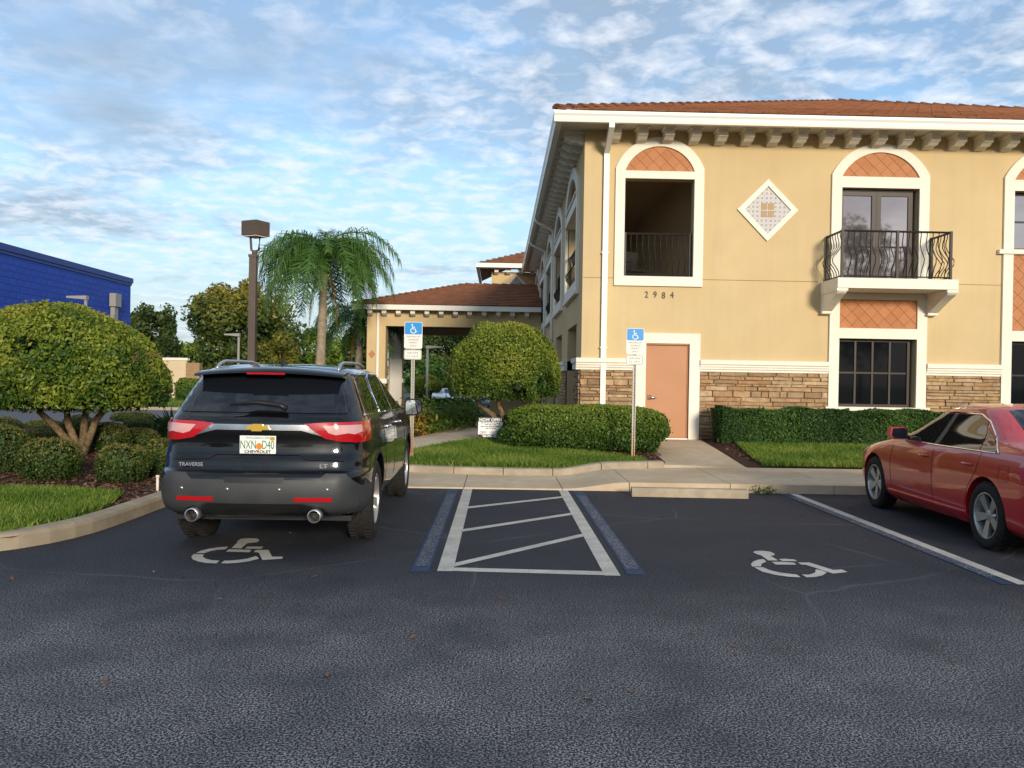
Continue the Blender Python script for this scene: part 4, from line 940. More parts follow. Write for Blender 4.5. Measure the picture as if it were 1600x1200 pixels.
def wheel_meshes(rad, wd, rimr, spokes, mats):
    ty = MB(); h = wd/2
    ty.lathe([(rimr-0.01, -h*0.86), (rimr+0.03, -h), (rad*0.86, -h*1.02), (rad*0.96, -h*0.9), (rad*0.995, -h*0.72), (rad, -h*0.35), (rad, h*0.35), (rad*0.995, h*0.72), (rad*0.96, h*0.9), (rad*0.86, h*1.02), (rimr+0.03, h), (rimr-0.01, h*0.86)], 56)
    for k in range(40):                                     # tread blocks across the shoulders
        a = 2*math.pi*k/40
        for s in (-1, 1):
            q = MB().box(s*h*0.52-h*0.26, s*h*0.52+h*0.26, -0.018, 0.018, rad-0.012, rad+0.007); q.xf(Matrix.Rotation(a+s*0.04, 4, 'X')); ty.add(q.v, q.f)
    rim = MB(); rim.lathe([(rimr*0.86, -h*0.8), (rimr, -h*0.8), (rimr, h*0.9), (rimr*0.955, h*0.9), (rimr*0.93, h*0.72), (rimr*0.86, h*0.3), (rimr*0.84, -h*0.8)], 48)
    rim.lathe([(0.0, h*0.62), (0.045, h*0.62), (0.06, h*0.55), (0.075, h*0.3), (0.0, h*0.3)], 20)
    for k in range(spokes):
        a = 2*math.pi*k/spokes
        for da in (-0.10, 0.10) if spokes <= 6 else (0,):
            w0, w1 = (0.026, 0.030) if spokes <= 6 else (0.022, 0.018)
            q = MB().add([(h*0.60, -w0, 0.05), (h*0.60, w0, 0.05), (h*0.80, w1, rimr*0.97), (h*0.80, -w1, rimr*0.97), (h*0.3, -w0, 0.05), (h*0.3, w0, 0.05), (h*0.5, w1*0.8, rimr*0.97), (h*0.5, -w1*0.8, rimr*0.97)],
                         [(0, 1, 2, 3), (4, 7, 6, 5), (0, 4, 5, 1), (1, 5, 6, 2), (2, 6, 7, 3), (3, 7, 4, 0)])
            q.xf(Matrix.Rotation(a+da, 4, 'X')); rim.add(q.v, q.f)
    hub = MB().lathe([(0.0, h*0.2), (rimr*0.62, h*0.2), (rimr*0.62, h*0.05), (0, h*0.05)], 32)
    tm_, rm_, hm_ = ty.mesh('tyre'), rim.mesh('rim'), hub.mesh('hub')
    for me in (tm_, rm_): wedge_smooth(me, 38)
    tm_.materials.append(M['tyre']); rm_.materials.append(mats); hm_.materials.append(M['blackplastic'])
    return tm_, rm_, hm_
def wheels(root, ms, spots, rad):
    for x, y in spots:
        w_ = link('wheel', ms[2], None, root, True); w_.location = (x, y, rad); w_.rotation_euler = (rnd.uniform(0, 1), 0, 0 if x > 0 else math.pi)
        link('tyre', ms[0], None, w_, True); link('rim', ms[1], None, w_, True)
def wells(rad, ys, z, x0, x1=1.4):
    out = []
    for y in ys:
        for s in (-1, 1):
            mb = MB(); n = 40; vs = []
            for x in (x0*s, x1*s):
                for k in range(n): a = 2*math.pi*k/n; vs.append((x, y+rad*math.cos(a), z+rad*math.sin(a)))
            mb.add(vs, [tuple(range(n)), tuple(range(2*n-1, n-1, -1))]+[(k, (k+1) % n, (k+1) % n+n, k+n) for k in range(n)]); out.append(mb)
    return out
# ---- black sport utility vehicle, seen from behind; origin at the rear axle on the ground
suv = thing('sport_utility_vehicle', 'black sport utility vehicle parked nose-in with its back to the viewer', 'car', (-2.09, 8.50, 0), R(0.6))
SV = [ # z, rear, front, w, rcx, rcy, fcx, fcy, bow
 (0.27, -0.82, 3.72, 0.86, .25, .30, .35, .40, .03), (0.34, -1.00, 3.92, 0.945, .26, .36, .40, .50, .04), (0.44, -1.075, 4.00, 0.975, .28, .42, .42, .55, .05),
 (0.58, -1.095, 4.02, 0.990, .28, .46, .42, .55, .05), (0.70, -1.085, 4.02, 0.995, .28, .46, .42, .55, .05), (0.735, -1.055, 4.01, 0.995, .28, .46, .42, .55, .05), (0.755, -1.005, 4.01, 0.995, .28, .44, .42, .55, .05),
 (0.84, -0.985, 3.99, 0.995, .28, .44, .42, .55, .05), (0.90, -0.955, 3.96, 0.992, .28, .44, .42, .55, .05), (1.00, -0.945, 3.90, 0.985, .27, .44, .42, .58, .05), (1.08, -0.955, 3.72, 0.975, .26, .44, .45, .65, .05),
 (1.16, -0.950, 3.35, 0.960, .26, .44, .45, .55, .05), (1.20, -0.915, 2.98, 0.948, .25, .42, .45, .40, .05), (1.235, -0.87, 2.72, 0.930, .24, .40, .40, .34, .05), (1.30, -0.80, 2.52, 0.895, .22, .36, .38, .34, .05),
 (1.42, -0.69, 2.20, 0.840, .20, .32, .36, .34, .05), (1.53, -0.59, 1.90, 0.790, .20, .32, .34, .34, .05), (1.60, -0.52, 1.70, 0.755, .22, .34, .34, .34, .05), (1.645, -0.42, 1.52, 0.70, .26, .36, .34, .34, .05),
 (1.675, -0.22, 1.28, 0.58, .28, .36, .3, .34, .04), (1.69, 0.02, 1.02, 0.40, .22, .3, .22, .3, .03), (1.697, 0.25, 0.8, 0.2, .1, .2, .1, .2, .01)]
SV = [(z+0.06*max(0, (0.72-z)/0.45), a, b, w_*0.93, c*1.1, d*1.15, e, f, g) for z, a, b, w_, c, d, e, f, g in SV]
sm = car_shell(SV, 4).mesh('suv_body')
sm = wedge_smooth(cut(sm, wells(0.435, (0, 3.05), 0.40, 0.60)), 28)
cs = Car(suv, sm, M['black_paint'])
# rear cladding and bumper
bpoly = [(-0.86, 0.37), (0.86, 0.37), (0.89, 0.48), (0.905, 0.60), (0.86, 0.625), (0.76, 0.725), (0.60, 0.728), (0.54, 0.68), (-0.54, 0.68), (-0.60, 0.728), (-0.76, 0.725), (-0.86, 0.625), (-0.905, 0.60), (-0.89, 0.48)]
bmp = cs.patch('rear_bumper', bpoly, 'rear', M['plastic'], 0.010, 0.04, 0.03)
cs.patch('lower_valance', [(-0.64, 0.375), (0.64, 0.375), (0.58, 0.44), (0.40, 0.48), (-0.40, 0.48), (-0.58, 0.44)], 'rear', M['blackplastic'], 0.018, 0.05, 0.02, bmp)
cs.patch('hatch_grip', [(-0.24, 0.655), (0.24, 0.655), (0.27, 0.70), (-0.27, 0.70)], 'rear', M['blackplastic'], 0.016, 0.05, 0.02, bmp)
for s in (-1, 1):
    cs.patch('reflector', [(s*0.50-0.16, 0.500), (s*0.50+0.16, 0.500), (s*0.50+0.16, 0.535), (s*0.50-0.16, 0.535)], 'rear', M['red_lens'], 0.02, 0.05, 0.02, bmp)
for x in (-0.62, -0.22, 0.22, 0.62):
    h, n_ = cs.hit(x, 0.60, 'rear'); obj('parking_sensor', MB().lathe([(0, -0.012), (0.014, -0.012), (0.014, 0.002), (0, 0.002)], 12).xf(Matrix.Translation(h) @ Matrix.Rotation(R(90), 4, 'Z')), M['satin'], bmp, True, True)
sidepoly = lambda a, b: [(a, 0.30), (b, 0.30), (b, 0.46), ((a+b)/2, 0.43), (a, 0.46)]
for v in ('right', 'left'):
    cs.patch('sill_cladding', [(0.50, 0.29), (2.56, 0.29), (2.54, 0.44), (1.6, 0.40), (0.50, 0.46)], v, M['plastic'], 0.008, 0.06)
    cs.patch('bumper_side', [(-0.86, 0.38), (-0.50, 0.38), (-0.44, 0.45), (-0.47, 0.60), (-0.86, 0.62)], v, M['plastic'], 0.010, 0.05)
    for y in (0, 3.05):
        arc = [(y+0.437*math.cos(a), 0.40+0.437*math.sin(a)) for a in [math.pi*(0.02+0.96*i/24) for i in range(25)]]; out = [(y+0.475*math.cos(a), 0.40+0.475*math.sin(a)) for a in [math.pi*(0.02+0.96*i/24) for i in range(25)]]
        cs.patch('arch_trim', out+arc[::-1], v, M['blackplastic'], 0.006, 0.03)
# glass
cs.patch('rear_window', [(-0.72, 1.245), (0.72, 1.245), (0.755, 1.27), (0.665, 1.53), (0.53, 1.565), (-0.53, 1.565), (-0.665, 1.53), (-0.755, 1.27)], 'rear', M['car_glass'], 0.005)
for v in ('right', 'left'):
    cs.patch('quarter_window', [(-0.50, 1.26), (0.32, 1.245), (0.27, 1.56), (-0.20, 1.57), (-0.33, 1.53)], v, M['car_glass_side'], 0.005)
    g1 = [(0.42, 1.235), (1.34, 1.215), (1.34, 1.575), (0.62, 1.585), (0.47, 1.55), (0.40, 1.42)]; g2 = [(1.42, 1.212), (2.42, 1.195), (2.30, 1.29), (1.98, 1.48), (1.75, 1.56), (1.42, 1.575)]
    cs.patch('door_window', g1, v, M['car_glass_side'], 0.005); cs.patch('door_window', g2, v, M['car_glass_side'], 0.005)
    cs.ribbon('window_trim', [(-0.52, 1.232), (0.30, 1.222), (0.395, 1.235), (0.385, 1.42), (0.455, 1.565), (0.62, 1.60), (1.4, 1.592), (1.76, 1.572), (2.0, 1.495), (2.32, 1.295), (2.46, 1.192), (1.4, 1.203), (0.41, 1.225)], v, 0.016, M['chrome'])
    for yy in (0.40, 1.38, 2.50):
        cs.ribbon('door_seam', [(yy if yy > 0.5 else 0.46, 1.19), (yy, 0.95), (yy, 0.48)] if yy > 0.5 else [(0.40, 1.19), (0.46, 0.98), (0.56, 0.72), (0.60, 0.48)], v, 0.007, M['blackplastic'], 0.0)
    for yy in (0.62, 1.56):
        s = 1 if v == 'right' else -1; h, n_ = cs.hit(yy, 1.06, v); hb = h.x
        obj('door_handle', MB().tube([(hb-s*0.01, yy, 1.06), (hb+s*0.035, yy+0.03, 1.062), (hb+s*0.038, yy+0.17, 1.062), (hb-s*0.01, yy+0.20, 1.06)], 0.014, 8), M['chrome'], suv, True, True)
# tail lamps, chrome bar, plate, badges
tl = [(0.385, 1.155), (0.60, 1.168), (0.86, 1.172), (0.885, 1.165), (0.885, 1.05), (0.87, 0.99), (0.70, 1.005), (0.57, 1.03)]
lens = [(0.545, 1.138), (0.70, 1.145), (0.845, 1.145), (0.855, 1.085), (0.80, 1.065), (0.76, 1.078), (0.66, 1.062), (0.60, 1.08)]
for s in (1, -1):
    t_ = cs.patch('tail_lamp', tl if s > 0 else mirror(tl), 'rear', M['red_lens'], 0.012, 0.03, 0.03)
    cs.patch('lamp_lens', lens if s > 0 else mirror(lens), 'rear', M['clear_lens'], 0.018, 0.03, 0.012, t_)
    vv = 'right' if s > 0 else 'left'
    cs.patch('tail_lamp_side', [(-0.80, 1.165), (-0.36, 1.185), (-0.44, 1.08), (-0.52, 1.00), (-0.80, 0.99)], vv, M['red_lens'], 0.010, 0.03, 0.02)
    cs.ribbon('lamp_crease', [(s*0.73, 1.165), (s*0.735, 1.01)], 'rear', 0.006, M['blackplastic'], 0.012, t_)
cb_ = cs.patch('chrome_bar', [(-0.54, 1.052), (-0.37, 1.098), (0.37, 1.098), (0.54, 1.052), (0.40, 1.146), (-0.40, 1.146)], 'rear', mat('bright_bar', (0.62, 0.62, 0.64), 0.2, 0.5, 0.95), 0.012, 0.04, 0.03)
h, n_ = cs.hit(0, 1.12, 'rear'); ey = h.y-0.025
em = [(-0.105, 1.105), (-0.055, 1.105), (-0.055, 1.09), (0.03, 1.09), (0.045, 1.105), (0.105, 1.105), (0.085, 1.138), (0.04, 1.138), (0.04, 1.153), (-0.045, 1.153), (-0.045, 1.138), (-0.09, 1.138)]
obj('emblem', MB().prism(em, 'y', ey, ey+0.02), M['gold'], cb_, False, True)
h, n_ = cs.hit(0, 0.95, 'rear'); py_ = h.y-0.02
pl = obj('licence_plate', MB().box(-0.155, 0.155, py_, py_+0.012, 0.895, 1.050), M['plate'], suv, False, True)
text('plate_number', 'NXN', 0.105, M['plate_green'], pl, (-0.082, py_-0.001, 0.937), 0.001, 0.0, 0.60, True)
text('plate_number', 'D40', 0.105, M['plate_green'], pl, (0.088, py_-0.001, 0.937), 0.001, 0.0, 0.60, True)
text('plate_state', 'MYFLORIDA.COM', 0.028, M['plate_green'], pl, (0, py_-0.001, 1.022), 0.001, 0.0, 0.9, True)
text('plate_frame_text', 'CHEVROLET', 0.036, M['ink'], pl, (0, py_-0.001, 0.900), 0.001, 0.001, 1.15, True)
obj('plate_orange', MB().lathe([(0, py_-0.003), (0.026, py_-0.003), (0.026, py_), (0, py_)], 16, 'z').xf(Matrix.Translation((0.012, 0, 0.965)) @ Matrix.Rotation(R(-90), 4, 'X') @ Matrix.Scale(1, 4)) if 0 else MB().prism([(0.012+0.026*math.cos(a), 0.958+0.03*math.sin(a)) for a in [i*math.pi/8 for i in range(16)]], 'y', py_-0.003, py_), M['orange'], pl, False, True)
obj('plate_sticker', MB().box(0.105, 0.145, py_-0.002, py_, 1.012, 1.042), M['gold'], pl, False, True)
h, n_ = cs.hit(-0.58, 0.80, 'rear'); text('badge', 'TRAVERSE', 0.044, M['badge'], suv, (-0.57, h.y-0.025, 0.782), 0.003, 0.001, 1.05, True)
h, n_ = cs.hit(0.56, 0.80, 'rear'); text('badge', 'LT', 0.052, M['badge'], suv, (0.57, h.y-0.012, 0.775), 0.003, 0.0015, 1.25, True)
cs.ribbon('tailgate_seam', [(-0.72, 1.22), (-0.735, 1.17)], 'rear', 0.006, M['blackplastic'], 0.0); cs.ribbon('tailgate_seam', [(0.72, 1.22), (0.735, 1.17)], 'rear', 0.006, M['blackplastic'], 0.0)
cs.ribbon('body_crease', [(-0.74, 0.835), (-0.42, 0.845), (-0.36, 0.885), (0.36, 0.885), (0.42, 0.845), (0.74, 0.835)], 'rear', 0.014, M['black_paint'], 0.0)
# spoiler, brake lamp, wiper, aerial, roof rails, exhausts, mirrors
sp = MB()
def spsec(x):
    k = abs(x)/0.67; return [(x, -0.735+0.10*k*k, 1.598-0.035*k*k), (x, -0.72+0.10*k*k, 1.622-0.04*k*k), (x, -0.50+0.06*k, 1.655-0.045*k*k), (x, -0.25, 1.672-0.06*k*k), (x, -0.25, 1.62-0.05*k*k), (x, -0.52+0.06*k, 1.585-0.03*k*k)]
xs = [-0.67+1.34*i/24 for i in range(25)]; secs = [spsec(x) for x in xs]; sp.v = [v for s_ in secs for v in s_]
for i in range(24):
    for k in range(6): sp.f.append((i*6+k, i*6+(k+1) % 6, (i+1)*6+(k+1) % 6, (i+1)*6+k))
sp.f += [tuple(range(6)), tuple(range(24*6+5, 24*6-1, -1))]
sp_o = link('spoiler', wedge_smooth(sp.mesh('spoiler'), 50), M['black_paint'], suv, True)
obj('brake_lamp', MB().box(-0.17, 0.17, -0.742, -0.715, 1.583, 1.600), M['red_lens'], sp_o, False, True)
h, n_ = cs.hit(0, 1.275, 'rear')
wp = MB().tube([(-0.27, h.y-0.055, 1.315), (-0.05, h.y-0.035, 1.338), (0.16, h.y-0.04, 1.315), (0.22, h.y-0.05, 1.285)], [0.008, 0.02, 0.022, 0.026], 8)
obj('rear_wiper', wp, M['blackplastic'], suv, True, True)
obj('aerial_fin', MB().add([(-0.02, -0.13, 1.68), (0.02, -0.13, 1.68), (0.012, 0.12, 1.68), (-0.012, 0.12, 1.68), (-0.004, -0.14, 1.745), (0.004, -0.14, 1.745)], [(0, 1, 5, 4), (1, 2, 5), (3, 0, 4), (2, 3, 4, 5)]), M['blackplastic'], suv, False, True)
for s in (-1, 1):
    rl = []
    for yy, up in ((-0.30, -0.005), (-0.20, 0.03), (-0.05, 0.042), (0.4, 0.042), (0.9, 0.042), (1.25, 0.03), (1.36, -0.005)):
        h, n_ = cs.hit(s*0.57, yy, 'top'); rl.append((s*0.57, yy, h.z+up))
    obj('roof_rail', MB().tube(rl, 0.017, 8), M['satin'], suv, True, True)
    ex = MB().lathe([(0.050, -0.16), (0.058, -0.16), (0.058, 0.02), (0.050, 0.02), (0.050, -0.16)], 24, 'x'); ex.xf(Matrix.Translation((s*0.52, -0.94, 0.375)) @ Matrix.Rotation(R(90), 4, 'Z'))
    exo = obj('exhaust_pipe', ex, M['satin'], suv, True, True)
    obj('pipe_bore', MB().lathe([(0.0, -0.05), (0.049, -0.05), (0.049, 0.01), (0, 0.01)], 16, 'x').xf(Matrix.Translation((s*0.52, -0.94, 0.375)) @ Matrix.Rotation(R(90), 4, 'Z')), M['blackplastic'], exo, False, True)
    mm_ = MB(); mz, mx_, my = 1.20, s*0.98, 2.12
    ring = [(0.0, -0.10), (0.02, -0.115), (0.16, -0.105), (0.215, -0.06), (0.215, 0.06), (0.18, 0.10), (0.02, 0.09), (0, 0.07)]
    mm_.prism([(mx_+s*(a-0.02), mz+b+0.02) for a, b in ring], 'y', my, my+0.13)
    mo = obj('mirror', mm_, M['black_paint'], suv, False, True)
    obj('mirror_glass', MB().prism([(mx_+s*(a*0.86), mz+b*0.82+0.02) for a, b in ring], 'y', my-0.006, my-0.001), mat('mirror_glass', (0.55, 0.62, 0.68), 0.02, 0.5, 1.0) if s > 0 else M['chrome'], mo, False, True)
    obj('mirror_arm', MB().box(min(s*0.84, s*0.97), max(s*0.84, s*0.97), my+0.03, my+0.10, 1.14, 1.18), M['blackplastic'], mo, False, True)
obj('undertray', MB().box(-0.78, 0.78, -0.72, 3.6, 0.28, 0.326), M['blackplastic'], suv, False, True)
obj('tailpipe_link', MB().tube([(-0.52, -0.82, 0.36), (-0.3, -0.7, 0.33), (0.3, -0.7, 0.33), (0.52, -0.82, 0.36)], 0.028, 8), M['satin'], suv, True, True)
wheels(suv, wheel_meshes(0.385, 0.255, 0.245, 6, M['alloy']), [(0.79, 0), (-0.79, 0), (0.79, 3.05), (-0.79, 3.05)], 0.385)
# ---- red sedan at the right edge
sed = thing('sedan', 'red four-door sedan parked nose-in at the right edge of the lot', 'car', (5.66, 8.30, 0), R(-2.6))
CV = [ (0.20, -0.88, 3.45, 0.80, .25, .30, .35, .45, .05), (0.27, -1.02, 3.62, 0.875, .28, .40, .42, .60, .06), (0.40, -1.08, 3.72, 0.900, .30, .45, .45, .70, .07), (0.58, -1.09, 3.72, 0.908, .30, .45, .45, .70, .07),
 (0.70, -1.08, 3.64, 0.908, .30, .45, .46, .72, .07), (0.78, -1.07, 3.46, 0.902, .30, .45, .46, .72, .07), (0.86, -1.06, 3.05, 0.890, .30, .44, .46, .60, .06), (0.92, -1.05, 2.66, 0.873, .30, .42, .44, .46, .06), (0.965, -1.03, 2.42, 0.850, .28, .40, .42, .40, .06),
 (1.01, -0.96, 2.28, 0.822, .28, .40, .40, .38, .06), (1.035, -0.72, 2.20, 0.806, .28, .38, .40, .38, .06), (1.06, -0.42, 2.12, 0.790, .26, .36, .38, .36, .06), (1.14, -0.22, 1.98, 0.745, .24, .34, .36, .36, .06), (1.25, 0.00, 1.78, 0.685, .24, .34, .34, .36, .05), (1.34, 0.18, 1.60, 0.632, .24, .32, .32, .34, .05),
 (1.395, 0.30, 1.44, 0.575, .26, .30, .30, .32, .05), (1.43, 0.46, 1.25, 0.44, .24, .2, .25, .2, .03), (1.445, 0.64, 1.05, 0.24, .12, .1, .12, .1, .01)]
CV = [(z if z < 0.9 else 0.9+(z-0.9)*0.93, a, b, w_, c, d, e, f, g) for z, a, b, w_, c, d, e, f, g in CV]
sm = wedge_smooth(cut(car_shell(CV, 4).mesh('sedan_body'), wells(0.372, (0, 2.776), 0.335, 0.55)), 28)
cc = Car(sed, sm, M['red_paint'])
ZC = lambda P: [(a, z if z < 0.9 else 0.9+(z-0.9)*0.86) for a, z in P]
for v in ('left', 'right'):
    fw_ = [(1.17, 0.952), (2.10, 0.955), (1.97, 1.065), (1.70, 1.235), (1.48, 1.32), (1.15, 1.345)]; rw_ = [(0.18, 0.955), (1.06, 0.952), (1.05, 1.345), (0.58, 1.342), (0.38, 1.28), (0.27, 1.14)]; qw = [(-0.13, 0.965), (0.14, 0.957), (0.23, 1.13), (0.29, 1.205), (0.06, 1.09)]
    for n_, p in (('door_window', fw_), ('door_window', rw_), ('quarter_window', qw)): cc.patch(n_, ZC(p), v, M['car_glass_side'], 0.005)
    cc.patch('door_pillar', ZC([(1.06, 0.952), (1.17, 0.952), (1.15, 1.34), (1.05, 1.345)]), v, M['blackplastic'], 0.003)
    cc.ribbon('window_trim', ZC([(2.14, 0.945), (1.1, 0.94), (-0.17, 0.953), (-0.10, 1.0), (0.06, 1.12), (0.34, 1.285), (0.57, 1.357), (1.12, 1.36), (1.50, 1.335), (1.74, 1.235), (2.03, 1.045)]), v, 0.016, M['chrome'])
    for pts in ([(1.12, 0.93), (1.12, 0.60), (1.10, 0.34)], [(0.12, 0.93), (0.17, 0.75), (0.34, 0.55), (0.40, 0.34)], [(2.20, 0.90), (2.25, 0.6), (2.22, 0.34)]): cc.ribbon('door_seam', pts, v, 0.007, M['blackplastic'], 0.0)
    cc.patch('side_skirt', [(0.40, 0.205), (2.38, 0.205), (2.36, 0.30), (0.42, 0.31)], v, M['red_paint'], 0.022, 0.06, 0.03)
    cc.ribbon('fuel_flap_seam' if v == 'left' else 'wing_crease', [(-0.24, 0.84), (-0.40, 0.845), (-0.42, 0.70), (-0.26, 0.69), (-0.235, 0.72), (-0.24, 0.84)], v, 0.006, M['blackplastic'], 0.0)
    s = 1 if v == 'right' else -1
    for yy in (0.24, 1.22):
        h, n_ = cc.hit(yy, 0.80, v); obj('door_handle', MB().tube([(h.x-s*0.01, yy, 0.80), (h.x+s*0.032, yy+0.03, 0.802), (h.x+s*0.034, yy+0.15, 0.802), (h.x-s*0.01, yy+0.18, 0.80)], 0.014, 8), M['red_paint'], sed, True, True)
    ring = [(0.0, -0.075), (0.17, -0.08), (0.20, -0.03), (0.19, 0.065), (0.03, 0.07), (0, 0.04)]
    mo = obj('mirror', MB().prism([(s*(0.87+a), 1.02+b) for a, b in ring], 'y', 1.86, 1.98), M['red_paint'], sed, False, True)
    obj('mirror_glass', MB().prism([(s*(0.88+a*0.86), 1.02+b*0.82) for a, b in ring], 'y', 1.853, 1.859), M['car_glass'], mo, False, True)
    obj('mirror_arm', MB().box(min(s*0.80, s*0.88), max(s*0.80, s*0.88), 1.89, 1.95, 0.965, 0.99), M['blackplastic'], mo, False, True)
    tlp = [(s*0.50, 0.72), (s*0.86, 0.74), (s*0.87, 0.90), (s*0.56, 0.93)]
    cc.patch('tail_lamp', tlp if s > 0 else tlp[::-1], 'rear', M['red_lens'], 0.012, 0.04, 0.03)
    cc.patch('head_lamp', [(s*0.48, 0.62), (s*0.80, 0.66), (s*0.82, 0.76), (s*0.55, 0.74)] if s > 0 else [(s*0.55, 0.74), (s*0.82, 0.76), (s*0.80, 0.66), (s*0.48, 0.62)], 'front', M['clear_lens'], 0.012, 0.05, 0.03)
cc.patch('rear_window', [(-0.62, -0.38), (0.62, -0.38), (0.50, 0.34), (-0.50, 0.34)], 'top', M['car_glass'], 0.005, 0.06)
cc.patch('windscreen', [(-0.66, 2.16), (-0.52, 1.42), (0.52, 1.42), (0.66, 2.16)][::-1], 'top', M['car_glass'], 0.005, 0.06)
obj('undertray', MB().box(-0.74, 0.74, -0.8, 3.3, 0.16, 0.199), M['blackplastic'], sed, False, True)
wheels(sed, wheel_meshes(0.328, 0.215, 0.225, 5, M['alloy']), [(0.80, 0), (-0.80, 0), (0.80, 2.776), (-0.80, 2.776)], 0.328)
# ---- two cars seen under the canopy, far off
def far_car(label, x, y, rz, paint, s=1.0):
    r_ = thing('parked_car', label, 'car', (x, y, gz(x, y)), rz)
    me = wedge_smooth(cut(car_shell(CV, 2).mesh('far_body'), wells(0.372, (0, 2.776), 0.335, 0.55)), 28)
    k = Car(r_, me, paint)
    k.patch('windscreen', [(-0.66, 2.16), (-0.52, 1.42), (0.52, 1.42), (0.66, 2.16)][::-1], 'top', M['car_glass'], 0.006, 0.1)
    for v in ('left', 'right'): k.patch('side_window', ZC([(0.18, 0.955), (2.05, 0.955), (1.55, 1.235), (1.15, 1.34), (0.72, 1.345), (0.30, 1.14)]), v, M['car_glass_side'], 0.006, 0.1)
    k.patch('grille', [(-0.35, 0.52), (0.35, 0.52), (0.38, 0.70), (-0.38, 0.70)], 'front', M['blackplastic'], 0.01, 0.1)
    for s_ in (-1, 1): k.patch('head_lamp', [(s_*0.48, 0.62), (s_*0.80, 0.66), (s_*0.82, 0.76), (s_*0.55, 0.74)][::s_], 'front', M['clear_lens'], 0.012, 0.08)
    wheels(r_, wheel_meshes(0.328, 0.215, 0.225, 5, M['alloy']), [(0.80, 0), (-0.80, 0), (0.80, 2.776), (-0.80, 2.776)], 0.328)
p = G(746, 637, -0.6); far_car('pale blue sedan facing the viewer beyond the canopy', p.x, 66+1.5, R(184), M['silver_paint'])
far_car('white sedan half hidden beside the pale blue sedan', p.x-2.7, 69, R(200), M['white_paint'])
# ------------------------------------------------------------------ street furniture and signs
ws = obj('wheel_stop', MB().prism([(11.72, 0.0), (11.72, 0.07), (11.76, 0.115), (11.86, 0.12), (11.91, 0.07), (11.91, 0.0)], 'x', 1.86, 3.44), M['kerb'])
ws.rotation_euler = (0, 0, R(-2)); ws.location = (-0.42, 0.1, 0.004); tag(ws, 'low concrete wheel stop at the head of the empty stall', 'wheel stop')
def isa(parent, cx, cz, s, y, mat_):
    mb = MB(); P = lambda a, b: (cx+a*s, cz+b*s)
    hd = [P(-0.09+0.07*math.cos(q), 0.40+0.07*math.sin(q)) for q in [k*math.pi/5 for k in range(10)]]; mb.prism(hd, 'y', y, y+0.002)
    obj('access_symbol', mb, mat_, parent)
    def bar(p, q, w_):
        p, q = Vector(p), Vector(q); n = (q-p).normalized(); n = Vector((-n.y, n.x))*w_/2
        return [tuple(p+n), tuple(p-n), tuple(q-n), tuple(q+n)]
    for p, q in (((-0.09, 0.30), (-0.05, 0.0)), ((-0.08, 0.18), (0.16, 0.18)), ((-0.05, 0.02), (0.18, 0.02)), ((0.18, 0.03), (0.28, -0.26)), ((0.27, -0.24), (0.38, -0.20))):
        obj('access_symbol', MB().prism(bar(P(*p), P(*q), 0.065*s), 'y', y+0.0002, y+0.002), mat_, parent)
    o_ = [P(0.02+0.27*math.cos(q), -0.13+0.27*math.sin(q)) for q in [R(130+k*12) for k in range(18)]]; i_ = [P(0.02+0.21*math.cos(q), -0.13+0.21*math.sin(q)) for q in [R(130+k*12) for k in range(18)]]
    obj('access_symbol', MB().band(o_, i_, 'y', y+0.0003, y+0.002), mat_, parent)
def rrect(x0, x1, z0, z1, r_=0.03):
    out = []
    for cx, cz, a0 in ((x1-r_, z0+r_, -90), (x1-r_, z1-r_, 0), (x0+r_, z1-r_, 90), (x0+r_, z0+r_, 180)):
        out += [(cx+r_*math.cos(R(a0+k*30)), cz+r_*math.sin(R(a0+k*30))) for k in range(4)]
    return out
def park_sign(px, pyb, pyt, y, zb, label, lower_dark):
    b = FY(px, pyb, y); top = FY(px, pyt, y).z; x = b.x
    s = thing('parking_sign', label, 'sign', (x, y, zb), 0, 'disabled parking signs')
    post = MB().prism([(x-0.030, y), (x-0.030, y-0.012), (x-0.014, y-0.012), (x-0.010, y+0.022), (x+0.010, y+0.022), (x+0.014, y-0.012), (x+0.030, y-0.012), (x+0.030, y), (x+0.022, y), (x+0.016, y+0.03), (x-0.016, y+0.03), (x-0.022, y)], 'z', zb-0.1, top-0.1)
    po = obj('post', post, M['post'], s)
    hm = MB(); z = zb+0.15
    while z < top-0.7: hm.prism([(x-0.005, z), (x+0.005, z), (x+0.005, z+0.012), (x-0.005, z+0.012)], 'y', y+0.0195, y+0.0215); z += 0.0254*2
    o = obj('post_hole', hm, M['ink'], po); o['kind'] = 'stuff'
    W, H1, H2 = 0.155, 0.46, 0.17; t = y-0.022
    pn = obj('sign_panel', MB().prism(rrect(x-W, x+W, top-H1, top), 'y', t, t+0.004), M['sign_white'], s)
    obj('blue_field', MB().prism(rrect(x-W+0.008, x+W-0.008, top-0.215, top-0.008, 0.024), 'y', t-0.0015, t), M['sign_blue'], pn)
    isa(pn, x-0.005, top-0.125, 0.185, t-0.004, M['sign_pure'])
    for i, w_ in enumerate(('PARKING BY', 'DISABLED', 'PERMIT', 'ONLY')): text('lettering', w_, 0.046, M['ink_faded'], pn, (x, t-0.001, top-0.268-0.052*i), 0.0006, 0.0, 0.95)
    p2 = obj('fine_panel', MB().prism(rrect(x-W, x+W-0.01, top-H1-0.015-H2, top-H1-0.015), 'y', t, t+0.004), M['sign_white'], s)
    obj('panel_border', MB().band(rrect(x-W+0.006, x+W-0.016, top-H1-0.009-H2, top-H1-0.021), rrect(x-W+0.013, x+W-0.023, top-H1-0.002-H2, top-H1-0.028, 0.024), 'y', t-0.001, t, True), M['ink_faded'], p2)
    for i, w_ in enumerate(('$250 FINE', 'F.S. 318.18')): text('lettering', w_, 0.046, M['ink_faded'], p2, (x-0.005, t-0.001, top-H1-0.085-0.06*i), 0.0006, 0.0, 0.95)
    return s
